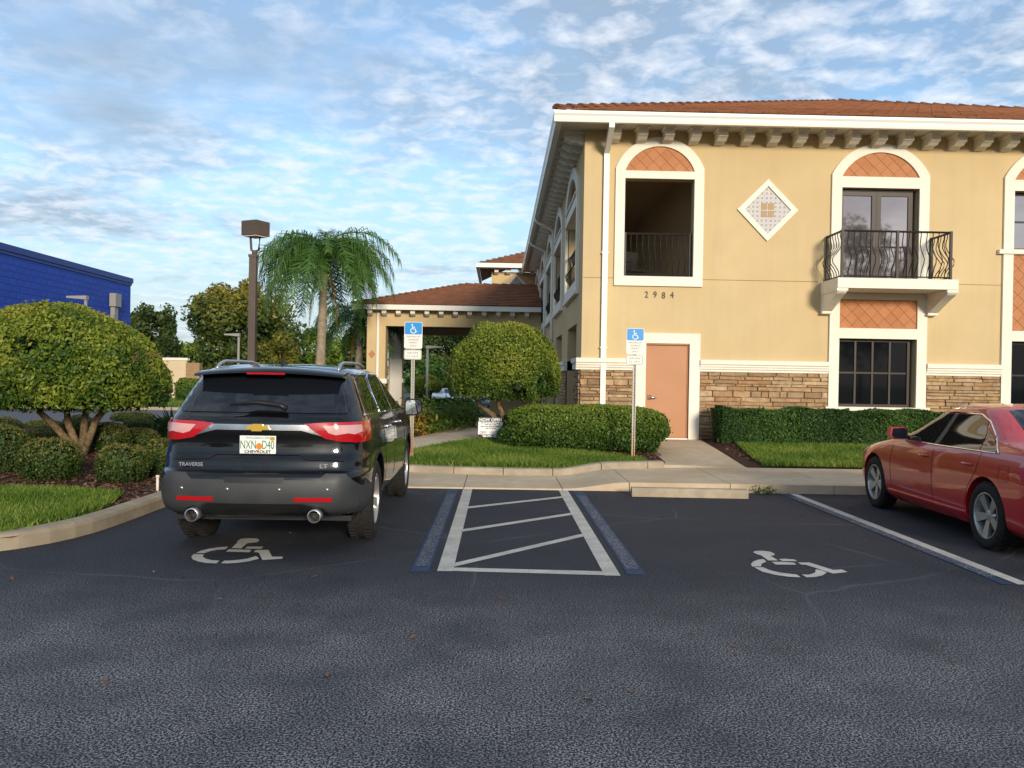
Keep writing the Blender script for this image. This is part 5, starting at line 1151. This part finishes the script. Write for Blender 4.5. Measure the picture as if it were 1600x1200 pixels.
pm_ = mat('rusting_post', (0.4, 0.38, 0.34), 0.55, 0.4, 0.3); T_, b_, L_ = nodes(pm_); v_ = coords(T_); sx_ = N('ShaderNodeSeparateXYZ', T_); L_(v_, sx_.inputs[0])
mr_ = N('ShaderNodeMapRange', T_); L_(sx_.outputs[2], mr_.inputs[0]); mr_.inputs[1].default_value = 0.9; mr_.inputs[2].default_value = 0.25
nz_ = N('ShaderNodeMath', T_, operation='MULTIPLY'); L_(mr_.outputs[0], nz_.inputs[0]); L_(ramp(T_, noise(T_, v_, 9, 5), (0.3, (0.3, 0.3, 0.3)), (0.6, (1, 1, 1))), nz_.inputs[1])
L_(mixc(T_, nz_.outputs[0], (0.40, 0.38, 0.34), (0.36, 0.16, 0.05)), b_.inputs['Base Color']); M['post'] = pm_
park_sign(643, 712, 503, 14.85, 0.15, 'disabled parking sign in the grass beside the black vehicle', False)
park_sign(989, 716, 513, 15.2, 0.16, 'disabled parking sign in front of the rounded hedge by the terracotta door', True)
# yard sign
b = FY(766, 688, 17.6); yx, yy = b.x, 17.6; gz0 = lawnz(yx, yy)
ysn = thing('yard_sign', 'small black and white NOW OPEN yard sign in the mulch beside the hedge', 'sign', (yx, yy, gz0))
z0, z1 = FY(766, 684, yy).z, FY(766, 652.5, yy).z; W = 0.25
pn = obj('sign_board', MB().box(yx-W, yx+W, yy, yy+0.008, z0, z1), M['sign_pure'], ysn)
obj('black_band', MB().box(yx-W+0.001, yx+W-0.001, yy-0.0012, yy, z1-0.085, z1-0.001), M['ink'], pn); obj('black_band', MB().box(yx-W+0.001, yx+W-0.001, yy-0.0012, yy, z0+0.001, z0+0.066), M['ink'], pn)
text('lettering', 'NOW OPEN', 0.082, M['sign_pure'], pn, (yx, yy-0.002, z1-0.072), 0.0006, 0.003, 1.02)
text('lettering', '689-990-4222', 0.058, M['sign_pure'], pn, (yx, yy-0.002, z0+0.014), 0.0006, 0.003, 1.08)
for i, w_ in enumerate((0.20, 0.11, 0.20, 0.10)):                # small print, too blurred in the photo to read
    x = yx-w_
    while x < yx+w_-0.02:
        l_ = rnd.uniform(0.03, 0.07); obj('print_line', MB().box(x, min(x+l_, yx+w_), yy-0.001, yy, z1-0.118-0.036*i, z1-0.100-0.036*i), M['ink_faded'], pn); x += l_+0.012
text('lettering', 'CFO', 0.062, M['ink_faded'], pn, (yx-0.15, yy-0.001, z0+0.085), 0.0004, 0.002, 1.15)
for i in range(3): obj('print_line', MB().box(yx-0.02, yx+0.12+0.04*(i == 2), yy-0.001, yy, z0+0.088+i*0.018, z0+0.094+i*0.018), M['ink_faded'], pn)
for s in (-0.13, 0.13): obj('wire_leg', MB().tube([(yx+s, yy+0.004, gz0-0.1), (yx+s, yy+0.004, z0+0.05)], 0.004, 5), M['steel'], ysn)
def riser(name, label, p, h, r_, mt, cat, lean=0.0):
    o = obj(name, MB().tube([(p[0], p[1], p[2]-0.05), (p[0]+lean, p[1], p[2]+h)], r_, 8).tube([(p[0]+lean, p[1], p[2]+h), (p[0]+lean, p[1], p[2]+h+0.03)], r_*1.35, 8), mt, None, True); return tag(o, label, cat)
riser('irrigation_riser', 'short white irrigation riser in the mulch left of the black vehicle', G(246, 768, 0.13), 0.17, 0.017, M['pvc'], 'pipe')
riser('copper_pipe', 'thin copper-coloured pipe standing by the stone wall at the boxed hedge end', G(1122, 690, 0.30), 0.60, 0.017, M['copper'], 'pipe', 0.06)
riser('path_riser', 'tiny white riser in the bed beyond the curved path', G(745, 662, 0.30), 0.2, 0.03, M['pvc'], 'pipe')
# lamp poles
def shoebox(px, pyt, pyb, y, label, w_, hh):
    b = FY(px, pyt, y); x, zt = b.x, b.z; t = thing('lamp_pole', label, 'lamp', (x, y, 0.1))
    pw = 0.062; zp = FY(px, 402, y).z
    obj('pole', MB().box(x-pw, x+pw, y-pw, y+pw, 0.0, zp), M['pole'], t); obj('pole_cap', MB().box(x-pw-0.012, x+pw+0.012, y-pw-0.012, y+pw+0.012, zp, zp+0.045), M['pole'], t)
    zf = FY(px, 370, y).z
    obj('yoke', MB().tube([(x-0.06, y, zf+0.28), (x-0.06, y, zf-0.03+0.05), (x-0.04, y, zp+0.13), (x, y, zp+0.10), (x+0.09, y, zp+0.13), (x+0.11, y, zf+0.02), (x+0.11, y, zf+0.05)], 0.022, 8).tube([(x+0.02, y, zp+0.04), (x+0.02, y, zp+0.12)], 0.05, 8), M['pole'], t, True)
    q = MB().box(-0.172, 0.172, -0.172, 0.172, 0, 0.255); q.xf(Matrix.Translation((x+0.03, y, zf+0.015)) @ Matrix.Rotation(R(-28), 4, 'Z'))
    hd = obj('lamp_head', q, M['pole'], t)
    q = MB().box(-0.145, 0.145, -0.145, 0.145, -0.02, -0.001); q.xf(Matrix.Translation((x+0.03, y, zf+0.015)) @ Matrix.Rotation(R(-28), 4, 'Z')); obj('lens', q, M['sign_white'], hd)
    return t
shoebox(397, 345, 570, 15.5, 'tall brown square lamp pole with box head behind the black vehicle', 0.45, 0.25)
def armlamp(px, pyt, y, side_, label, h=None):
    b = FY(px, pyt, y); t = thing('street_lamp', label, 'lamp', (b.x, y, gz(b.x, y)))
    obj('pole', MB().tube([(b.x, y, gz(b.x, y)-0.1), (b.x, y, b.z)], 0.09, 8), M['steel'], t, True)
    obj('lamp_head', MB().add([(b.x-side_*0.1, y-0.16, b.z-0.08), (b.x+side_*1.0, y-0.16, b.z+0.0), (b.x+side_*1.0, y+0.16, b.z+0.0), (b.x-side_*0.1, y+0.16, b.z-0.08), (b.x-side_*0.1, y-0.16, b.z+0.14), (b.x+side_*1.0, y-0.16, b.z+0.10), (b.x+side_*1.0, y+0.16, b.z+0.10), (b.x-side_*0.1, y+0.16, b.z+0.14)], [(0, 3, 2, 1), (4, 5, 6, 7), (0, 1, 5, 4), (1, 2, 6, 5), (2, 3, 7, 6), (3, 0, 4, 7)]), M['steel'], t)
armlamp(134, 466, 48, -1, 'grey street lamp head showing over the left topiary tree')
armlamp(373, 524, 62, -1, 'thin grey street lamp before the golden-topped tree')
armlamp(668, 543, 60, 1, 'slim street lamp seen under the canopy')
def chair(x, y, z, rz, label):
    t = thing('patio_chair', label, 'chair', (x, y, z), rz)
    for a in (-0.22, 0.22):
        for b_ in (-0.2, 0.22): obj('leg', MB().tube([(a*1.1, b_*1.1, 0), (a, b_, 0.44)], 0.014, 6), M['iron'], t, True, True)
        obj('arm', MB().tube([(a, -0.2, 0.44), (a*1.1, -0.2, 0.64), (a*1.1, 0.22, 0.66)], 0.014, 6), M['iron'], t, True, True)
    obj('seat', MB().box(-0.24, 0.24, -0.23, 0.24, 0.43, 0.46), M['iron'], t, False, True)
    obj('backrest', MB().box(-0.23, 0.23, 0.22, 0.25, 0.46, 0.95), M['iron'], t, False, True)
chair(3.25, 21.0, 3.80, R(25), 'black patio chair behind the loggia railing')
# ------------------------------------------------------------------ planting
def trunk(mb, pts, r0, r1, n=8):
    pts = [Vector(p) for p in pts]; mb.tube(pts, [r0+(r1-r0)*i/(len(pts)-1) for i in range(len(pts))], n); return mb
def shrub(name, label, c, rx, ry, rz, n, size, mt, cat='shrub', group=None, zlo=-0.75, e=2.5, hi=0.35, depth=0.14):
    """clipped shrub: leaf skin over a twiggy core"""
    t = thing(name, label, cat, (c[0], c[1], c[2]-rz*0.8), 0, group)
    P, Nn, u = superdome(n, c, rx, ry, rz, zlo, e, depth)
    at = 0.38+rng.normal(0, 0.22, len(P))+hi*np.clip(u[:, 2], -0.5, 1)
    leaves('foliage', P, Nn, size, mt, t, 0.55, 0.75, at)
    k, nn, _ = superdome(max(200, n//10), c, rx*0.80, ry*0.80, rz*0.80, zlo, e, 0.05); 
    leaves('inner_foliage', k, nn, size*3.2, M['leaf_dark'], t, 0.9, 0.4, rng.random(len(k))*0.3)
    mb = MB(); zb = c[2]-rz*1.02
    for a in range(4):
        q = a*1.6; trunk(mb, [(c[0]+0.05*math.cos(q), c[1]+0.05*math.sin(q), zb-0.1), (c[0]+0.35*rx*math.cos(q), c[1]+0.35*ry*math.sin(q), c[2]), (c[0]+0.55*rx*math.cos(q), c[1]+0.55*ry*math.sin(q), c[2]+rz*0.5)], 0.025, 0.008, 5)
    obj('stem', mb, M['bark'], t, True); return t
# ball shrubs of the left island: left px, right px, top py, base py
balls = [(28, 132, 686, 757, 'large ball shrub nearest the left lawn under the topiary tree'), (150, 238, 696, 759, 'ball shrub in front, right of the big one, by the lawn edge'), (222, 290, 687, 748, 'ball shrub half hidden by the rear corner of the black vehicle'), (188, 252, 670, 705, 'ball shrub in the second row behind the lawn-edge pair'),
 (-45, 50, 664, 747, 'dark tall ball shrub cut by the left picture edge'), (136, 206, 661, 712, 'dark ball shrub right behind the topiary trunks'), (192, 246, 654, 675, 'small ball shrub of the third row beside the grey post'), (172, 242, 644, 662, 'flat reddish ball shrub of the far row by the road'), (42, 96, 672, 694, 'ball shrub between the leaning branch and the big one'), (38, 96, 657, 676, 'far ball shrub under the leaning branch'), (238, 290, 652, 690, 'ball shrub right beside the tail lamp of the black vehicle'), (96, 150, 650, 690, 'far ball shrub seen between the topiary trunks'), (-40, 34, 652, 690, 'far ball shrub at the left picture edge by the road')]
for l, r_, t, bpy_, lab in balls:
    g = G((l+r_)/2, bpy_-4, 0.15); y = g.y+0.35; a, c_ = FY(l, 680, y).x, FY(r_, 680, y).x; zt = FY((l+r_)/2, t, y).z; rx = (c_-a)/2*0.92; rz = (zt-0.08)/2
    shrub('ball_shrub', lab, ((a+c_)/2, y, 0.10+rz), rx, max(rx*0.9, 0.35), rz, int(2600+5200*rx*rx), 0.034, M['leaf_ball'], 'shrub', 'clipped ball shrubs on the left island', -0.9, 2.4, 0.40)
# umbrella-shaped topiary trees
def topiary(label, c, rx, ry, rz, n, size, base, stems, zlo=-0.35, seed_gap=None, mt='leaf_top'):
    t = thing('topiary_tree', label, 'tree', base)
    P, Nn, u = superdome(n, c, rx, ry, rz, zlo, 2.15, 0.20)
    for gx, gy_, gz_, gr in seed_gap or []:                        # openings clipped through the crown
        P_ = (P-np.array(c))/np.array([rx, ry, rz]); k = ((P_-np.array([gx, gy_, gz_]))**2).sum(1) > gr*gr; P, Nn, u = P[k], Nn[k], u[k]
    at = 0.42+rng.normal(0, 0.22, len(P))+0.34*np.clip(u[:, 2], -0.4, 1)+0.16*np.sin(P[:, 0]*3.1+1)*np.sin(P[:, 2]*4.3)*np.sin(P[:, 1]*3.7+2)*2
    leaves('crown', P, Nn, size, M[mt], t, 0.5, 0.8, at)
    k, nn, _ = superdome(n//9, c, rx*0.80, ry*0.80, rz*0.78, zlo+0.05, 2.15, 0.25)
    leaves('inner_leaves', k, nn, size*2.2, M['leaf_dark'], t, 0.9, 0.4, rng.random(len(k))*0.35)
    # loose under-leaves and twigs below the skirt
    q = np.c_[rng.uniform(-0.8, 0.8, n//9), rng.uniform(-0.8, 0.8, n//9), np.zeros(n//9)]; q = q[(q**2).sum(1) < 0.72]
    q = q*np.array([rx, ry, 1])+np.array(c)+np.c_[np.zeros((len(q), 2)), rz*(zlo+rng.uniform(-0.06, 0.25, len(q)))]
    leaves('skirt_leaves', q, np.tile([0, 0, -0.4], (len(q), 1)), size, M['leaf_mid'], t, 0.5, 1.0, rng.random(len(q))*0.7)
    mb = MB()
    for st_ in stems: trunk(mb, [base]+st_[1:] if st_[0] == 'b' else st_[1:], st_[-1] if 0 else 0.075, 0.03, 9)
    for st_ in stems:                                              # branching inside the crown
        e = Vector(st_[-1])
        for k in range(5):
            a = rnd.uniform(0, 6.28); trunk(mb, [e, e+Vector((0.3*rx*math.cos(a), 0.3*ry*math.sin(a), 0.25*rz)), e+Vector((0.62*rx*math.cos(a), 0.62*ry*math.sin(a), 0.45*rz))], 0.028, 0.008, 5)
    obj('trunk', mb, M['bark'], t, True); return t
cy = 15.0; k_ = cy/FPX
def LP(px, py, y=cy, dy=0.0): p = FY(px, py, y+dy); return (p.x, p.y, p.z)
cA = FY(98, 600, cy); bA = LP(128, 700); bA = (bA[0], bA[1], 0.1)
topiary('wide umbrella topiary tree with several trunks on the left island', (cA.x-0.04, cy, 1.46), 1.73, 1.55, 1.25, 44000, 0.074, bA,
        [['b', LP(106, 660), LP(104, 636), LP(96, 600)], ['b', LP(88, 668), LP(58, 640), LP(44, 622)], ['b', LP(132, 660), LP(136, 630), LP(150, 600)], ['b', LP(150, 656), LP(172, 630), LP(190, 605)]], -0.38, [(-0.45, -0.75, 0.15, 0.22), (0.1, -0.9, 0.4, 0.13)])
cy2 = 17.9
def LQ(px, py): p = FY(px, py, cy2); return (p.x, p.y, p.z)
cB = FY(790, 560, cy2); b2 = LQ(792, 700); b2 = (b2[0], b2[1], 0.25)
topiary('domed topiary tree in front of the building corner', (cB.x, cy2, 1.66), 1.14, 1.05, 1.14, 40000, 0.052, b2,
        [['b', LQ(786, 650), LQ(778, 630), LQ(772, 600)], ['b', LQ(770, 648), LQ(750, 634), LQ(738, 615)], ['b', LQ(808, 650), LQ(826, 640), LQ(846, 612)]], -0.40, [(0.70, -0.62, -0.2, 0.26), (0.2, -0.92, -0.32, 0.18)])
# hedges
def boxpts(n, x0, x1, y0, y1, z0, z1, wob=0.04):
    A = np.array([(x1-x0)*(y1-y0), (x1-x0)*(z1-z0), (y1-y0)*(z1-z0), (y1-y0)*(z1-z0)]); f = rng.choice(4, n, p=A/A.sum()); u = rng.random((n, 3)); lo, d = np.array([x0, y0, z0]), np.array([x1-x0, y1-y0, z1-z0]); P = lo+u*d; Nn = np.zeros((n, 3))
    for k, (ax, v, s) in enumerate(((2, z1, 1), (1, y0, -1), (0, x0, -1), (0, x1, 1))): m_ = f == k; P[m_, ax] = v; Nn[m_, ax] = s
    w_ = wob*(np.sin(P[:, 0]*3.1)+np.sin(P[:, 0]*7.3+P[:, 2]*5)); P += Nn*(w_-0.09*rng.random(n)**2)[:, None]; return P, Nn
hd = thing('boxed_hedge', 'dark green clipped box hedge along the stone wall below the window', 'hedge', (8, 18.3, 0.28))
hx0 = FY(1128, 660, 18.0).x; P, Nn = boxpts(60000, hx0, 12.5, 18.0, 18.75, 0.33, 1.03, 0.03)
leaves('foliage', P, Nn, 0.062, M['leaf_dark'], hd, 0.32, 0.8, np.clip(0.42+rng.normal(0, 0.25, len(P))+0.18*np.sin(P[:, 0]*2.4), 0, 1))
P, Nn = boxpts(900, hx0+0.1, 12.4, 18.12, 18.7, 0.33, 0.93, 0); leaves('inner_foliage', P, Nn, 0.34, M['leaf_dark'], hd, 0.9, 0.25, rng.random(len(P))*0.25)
mb = MB()
for i in range(26): x = hx0+0.15+i*0.29; trunk(mb, [(x, 18.35, 0.2), (x+rnd.uniform(-.06, .06), 18.3, 0.6)], 0.014, 0.008, 5)
obj('stem', mb, M['bark'], hd, True)
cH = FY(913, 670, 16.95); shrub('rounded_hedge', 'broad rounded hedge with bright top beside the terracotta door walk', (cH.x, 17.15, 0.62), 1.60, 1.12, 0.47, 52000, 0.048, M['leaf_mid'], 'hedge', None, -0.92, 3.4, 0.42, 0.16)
# croton row beyond the path
for i in range(10):
    px = 628+i*12.5; b = G(px, 684-1.9*i*0.95, 0.30); hgt = rnd.uniform(0.55, 0.85)*(0.85 if i > 7 else 1); n = 420
    lab = ['orange and yellow croton nearest the black vehicle mirror', 'golden croton second in the row past the sign post', 'green-gold croton third in the row beyond the curved path', 'bushy green plant fourth in the row beyond the curved path', 'bushy green plant fifth in the row beyond the curved path', 'leafy plant sixth in the row beyond the curved path', 'upright leafy plant seventh in the row beyond the curved path', 'upright leafy plant eighth in the row beyond the curved path', 'small dark plant ninth in the row beyond the curved path', 'last small dark plant of the row, nearest the yard sign'][i]
    t = thing('croton', lab, 'plant', (b.x, b.y, 0.3), 0, 'plants along the curved path')
    q = rng.normal(0, 1, (n, 3))*np.array([0.15, 0.16, 0.24]); q[:, 2] = np.abs(rng.normal(0.5, 0.25, n))*hgt; P = q+np.array([b.x, b.y, 0.3]); d = q-np.array([0, 0, 0.1]); d /= np.linalg.norm(d, axis=1)[:, None]
    leaves('foliage', P, d, 0.13, M['leaf_croton'] if i < 3 else M['leaf_mid'], t, 0.3, 0.6, np.clip(rng.normal(0.75 if i < 2 else 0.5, 0.2, n), 0, 1))
    mb = MB()
    for k in range(5): a = k*1.3; trunk(mb, [(b.x, b.y, 0.2), (b.x+0.12*math.cos(a), b.y+0.12*math.sin(a), 0.3+hgt*0.8)], 0.012, 0.005, 4)
    obj('stem', mb, M['bark'], t, True)
# trees
def tree(label, x, y, zb, h, rx, rz, n, size, mt, mt2=None, clumps=26, name='tree', trunk_r=0.2, group=None, ry=None, low=0.35):
    t = thing(name, label, 'tree', (x, y, zb), 0, group); cz = zb+h-rz; ry = ry or rx
    cl = rng.normal(0, 1, (clumps, 3)); cl /= np.linalg.norm(cl, axis=1)[:, None]; cl *= rng.uniform(0.45, 0.95, clumps)[:, None]; cl[:, 2] = np.where(cl[:, 2] < -low, -low*rng.random(clumps), cl[:, 2]); k = rng.integers(0, clumps, n)
    cr_ = rng.uniform(0.22, 0.42, clumps); d = rng.normal(0, 1, (n, 3)); d /= np.linalg.norm(d, axis=1)[:, None]; q = cl[k]+d*(cr_[k]*rng.random(n)**0.4)[:, None]
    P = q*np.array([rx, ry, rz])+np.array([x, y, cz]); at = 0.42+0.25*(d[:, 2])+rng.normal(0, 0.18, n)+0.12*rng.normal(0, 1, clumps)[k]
    if mt2:
        m_ = q[:, 2]+rng.normal(0, 0.2, n) > 0.42; leaves('blossom', P[m_], d[m_], size, M[mt2], t, 0.6, 0.6, at[m_]); P, d, at = P[~m_], d[~m_], at[~m_]
    leaves('crown', P, d, size, M[mt], t, 0.6, 0.6, at)
    mb = MB(); trunk(mb, [(x, y, zb-0.3), (x+0.1, y, zb+h*0.25), (x, y, cz)], trunk_r, trunk_r*0.55)
    for c in cl[:10]: trunk(mb, [(x, y, zb+h*0.3), (x+c[0]*rx*0.4, y+c[1]*ry*0.4, (zb+h*0.3+cz+c[2]*rz)/2), (x+c[0]*rx*0.9, y+c[1]*ry*0.9, cz+c[2]*rz*0.9)], trunk_r*0.4, 0.03, 5)
    obj('trunk', mb, M['bark'], t, True); return t
def tp(px0, px1, pyt, y, zb):
    a, c_ = FY(px0, 500, y).x, FY(px1, 500, y).x; return (a+c_)/2, (c_-a)/2, FY((px0+px1)/2, pyt, y).z-zb
for lab, px0, px1, pyt, y, n, size, mt, mt2, fr in (
    ('dark thin-leaved tree just right of the blue store', 200, 284, 474, 88, 9000, 0.42, 'leaf_oak', None, 0.36),
    ('low green tree behind the beige wall', 262, 330, 528, 92, 5000, 0.45, 'leaf_mid', None, 0.4),
    ('big rounded tree with golden top behind the lamp pole', 292, 470, 440, 66, 34000, 0.30, 'leaf_far', 'leaf_gold', 0.44),
    ('green tree behind the palm trunks', 445, 560, 516, 74, 11000, 0.32, 'leaf_mid', None, 0.42),
    ('yellow-green tree between lamp pole and palm', 405, 480, 520, 63, 9000, 0.26, 'leaf_gold', None, 0.42),
    ('green tree beside the canopy pillar', 525, 602, 500, 58, 9000, 0.26, 'leaf_oak', None, 0.42),
    ('large dark oak filling the view under the canopy', 610, 790, 496, 92, 22000, 0.36, 'leaf_oak', None, 0.46),
    ('dark oak behind the topiary seen under the canopy', 700, 860, 500, 96, 15000, 0.38, 'leaf_oak', None, 0.46),
    ('palm-green bushy tree low under the canopy', 632, 700, 556, 80, 6000, 0.34, 'leaf_palm', None, 0.5),
    ('dark shrubby tree right of the clipped far topiary', 676, 745, 584, 78, 6000, 0.32, 'leaf_dark', None, 0.5)):
    zb = gz(0, y); x, rx, h = tp(px0, px1, pyt, y, zb); tree(lab, x, y, zb, h, rx, h*fr, n, size, mt, mt2, 46, 'tree' if 'shrubby' not in lab else 'shrub_tree', 0.2, 'background trees', max(rx*0.8, 1.5), 0.75)
x, rx, h = tp(644, 692, 585, 62, gz(0, 62)); topiary('bright clipped topiary seen under the canopy', (x, 62, gz(0, 62)+h-0.85), rx, 1.0, 0.85, 5000, 0.13, (x, 62, gz(0, 62)), [['b', (x, 62, 0.4), (x-0.2, 62, 0.8)], ['b', (x+0.2, 62, 0.4), (x+0.4, 62, 0.8)]], -0.5)
fh_ = thing('far_low_hedge', 'long low hedge on the far island under the canopy', 'hedge', (-4, 56, gz(0, 56)))
xa, xb = FY(636, 625, 56).x, FY(735, 625, 56).x; P, Nn = boxpts(5000, xa, xb, 56, 57.5, gz(0, 56), gz(0, 56)+0.62, 0.05); leaves('foliage', P, Nn, 0.16, M['leaf_dark'], fh_, 0.5, 0.7)
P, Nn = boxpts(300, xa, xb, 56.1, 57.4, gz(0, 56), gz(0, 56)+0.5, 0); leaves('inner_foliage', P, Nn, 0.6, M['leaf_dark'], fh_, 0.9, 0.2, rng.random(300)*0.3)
struct(sheet('far_island', [(xa-1, 54.5), (xb-0.5, 54.5), (xb+0.3, 56), (xb, 59), (xa-1, 60)], lambda x, y: gz(x, y)+0.13, M['kerb'], step=2))
p = G(297, 612, gz(0, 55)+0.4); shrub('box_shrub', 'small boxed green shrub at the foot of the beige wall', (FY(296, 605, 53).x, 53, gz(0, 53)+0.95), 0.75, 0.7, 0.75, 4000, 0.11, M['leaf_mid'], 'shrub', None, -0.95, 4)
ag = thing('spiky_plant', 'bright green spiky plant left of the black vehicle roof', 'plant', (FY(268, 650, 19).x, 19, 0.15)); ax = FY(268, 650, 19).x
for k in range(34):
    a, e = rnd.uniform(0, 6.28), rnd.uniform(0.15, 1.3); l_ = rnd.uniform(0.45, 0.75); d = Vector((math.cos(a)*math.cos(e), math.sin(a)*math.cos(e), math.sin(e))); s_ = d.cross(Vector((0, 0, 1))).normalized()*0.022; p0 = Vector((ax, 19, 0.3))
    o = obj('leaf', MB().add([p0-s_, p0+s_, p0+d*l_*0.6+s_*0.8, p0+d*l_+Vector((0, 0, -0.08)), p0+d*l_*0.6-s_*0.8], [(0, 1, 2, 3, 4)]), M['leaf_palm'], ag)
# queen palms
def frond(L_, rise, droop, az, mt, seed, leafl=0.68, n=60):
    r2 = random.Random(seed); V = []; F = []; pts = []
    e0, e1 = rise, droop; p = Vector((0, 0, 0)); pts.append(p.copy())         # start and end elevation in radians
    for i in range(14):
        e = e0-(e0-e1)*((i+0.5)/14)**0.62; p = p+Vector((math.cos(az)*math.cos(e), math.sin(az)*math.cos(e), math.sin(e)))*L_/14; pts.append(p.copy())
    mb = MB().tube(pts, [0.035-0.029*i/14 for i in range(15)], 5); V += mb.v; F4 = mb.f; at = [0.6]*len(F4); side_ = Vector((-math.sin(az), math.cos(az), 0))
    for i in range(n):
        t = 0.14+0.86*i/n; k = min(13, int(t*14)); p = pts[k].lerp(pts[k+1], t*14-k) if k < 14 else pts[-1]; tan = (pts[k+1]-pts[k]).normalized()
        for s in (-1, 1):
            l_ = leafl*(0.5+0.9*math.sin(math.pi*min(1, t*0.9+0.12)))*r2.uniform(0.8, 1.15); o = (side_*s*r2.uniform(0.35, 0.9)+tan*0.65+Vector((0, 0, r2.uniform(-0.15, 0.45)))).normalized()
            m_ = p+o*l_*0.5+Vector((0, 0, -0.05*l_)); e = p+o*l_*0.72+Vector((0, 0, -l_*r2.uniform(0.40, 0.95))); wv = tan*0.02; b = len(V)
            V += [tuple(p-wv), tuple(p+wv), tuple(m_+wv*0.9), tuple(m_-wv*0.9), tuple(e)]; F4 = F4+[(b, b+1, b+2, b+3), (b+3, b+2, b+4)]; c_ = r2.uniform(0.15, 0.9); at += [c_, c_]
    me = bpy.data.meshes.new('frond'); me.from_pydata(V, [], F4); a = me.attributes.new('rnd', 'FLOAT', 'FACE'); a.data.foreach_set('value', np.asarray(at, np.float32)); me.materials.append(mt); return me
def palm(label, px, y, ptop, nf, L_, seed, dead=2, lean=0.2):
    zb = gz(0, y); b = FY(px, ptop, y); t = thing('queen_palm', label, 'palm', (b.x, y, zb)); zt = b.z; r2 = random.Random(seed)
    mb = MB(); pts = [(b.x-lean*(1-i/8)**2, y, zb-0.2+(zt-zb+0.2)*i/8) for i in range(9)]; mb.tube(pts, [0.21-0.010*i+(0.02 if i % 2 else 0) for i in range(9)], 12); obj('trunk', mb, M['palmtrunk'], t, True)
    obj('crownshaft', MB().tube([(b.x, y, zt-0.1), (b.x, y, zt+0.35), (b.x, y, zt+0.8)], [0.15, 0.17, 0.05], 10), M['leaf_palm'], t, True)
    for i in range(nf):
        u = i/nf; az = i*2.39996+r2.uniform(-0.2, 0.2); rise = R(86-80*u+r2.uniform(-6, 6)); dr = R(-66-22*u+r2.uniform(-10, 6))
        o = link('frond', frond(L_*r2.uniform(0.85, 1.1), rise, dr, az, M['leaf_palm'], seed*100+i), None, t); o.location = Vector((b.x, y, zt+0.45))-BASE[t]
    for i in range(dead):
        o = link('dead_frond', frond(L_*0.75, R(-20), R(-89), [2.9, 0.5, 4.2][i], M['leaf_dead'], seed*77+i, 0.4, 40), None, t); o.location = Vector((b.x, y, zt+0.1))-BASE[t]; o.scale = (0.5, 0.5, 1.15)
    return t
palm('tall queen palm with drooping fronds between lamp pole and canopy', 506, 34, 412, 42, 3.5, 5)
palm('second queen palm close against the canopy pillar', 563, 40, 505, 15, 2.6, 9, 1)
# trees across the street behind the viewer, seen only as reflections in glass and paint
for i, (x, y, h, rx) in enumerate(((-28, -42, 7.5, 5.5), (-15, -44, 7.5, 5), (-3, -43, 7, 5), (9, -45, 7.5, 5), (20, -44, 7.5, 4.5), (36, -46, 17.5, 6.0))):
    tree(['spreading tree across the street far left behind the viewer', 'tree across the street left behind the viewer', 'tree across the street straight behind the viewer', 'tall tree across the street right behind the viewer', 'tree across the street far right behind the viewer', 'tallest tree across the street mirrored in the balcony door glass'][i], x, y, 0, h, rx, h*0.42, 7000, 0.5, 'leaf_oak', None, 26, 'street_tree', 0.25, 'trees across the street', None, 0.7)
# fallen leaves on the paving and a weed at the kerb
q = np.c_[rng.uniform(-6, 7, 130), rng.uniform(2.6, 12.2, 130), np.full(130, 0.012)]
o = leaves('fallen_leaves', q, np.tile([0, 0, 1.0], (130, 1)), 0.045, M['chip'], None, 0.5, 0.25); tag(o, 'scattered dry leaf litter on the asphalt', 'leaf litter', kind='stuff')
wx = G(1186, 768, 0.0); wd = thing('kerb_weed', 'small green weed growing at the foot of the kerb beside the wheel stop', 'weed', (wx.x, 12.28, 0))
n = 90; P = np.c_[rng.normal(wx.x, 0.10, n), rng.normal(12.27, 0.02, n), np.abs(rng.normal(0.035, 0.03, n))]; leaves('foliage', P, np.tile([0, -0.6, 0.6], (n, 1)), 0.06, M['leaf_mid'], wd, 0.3, 0.6)
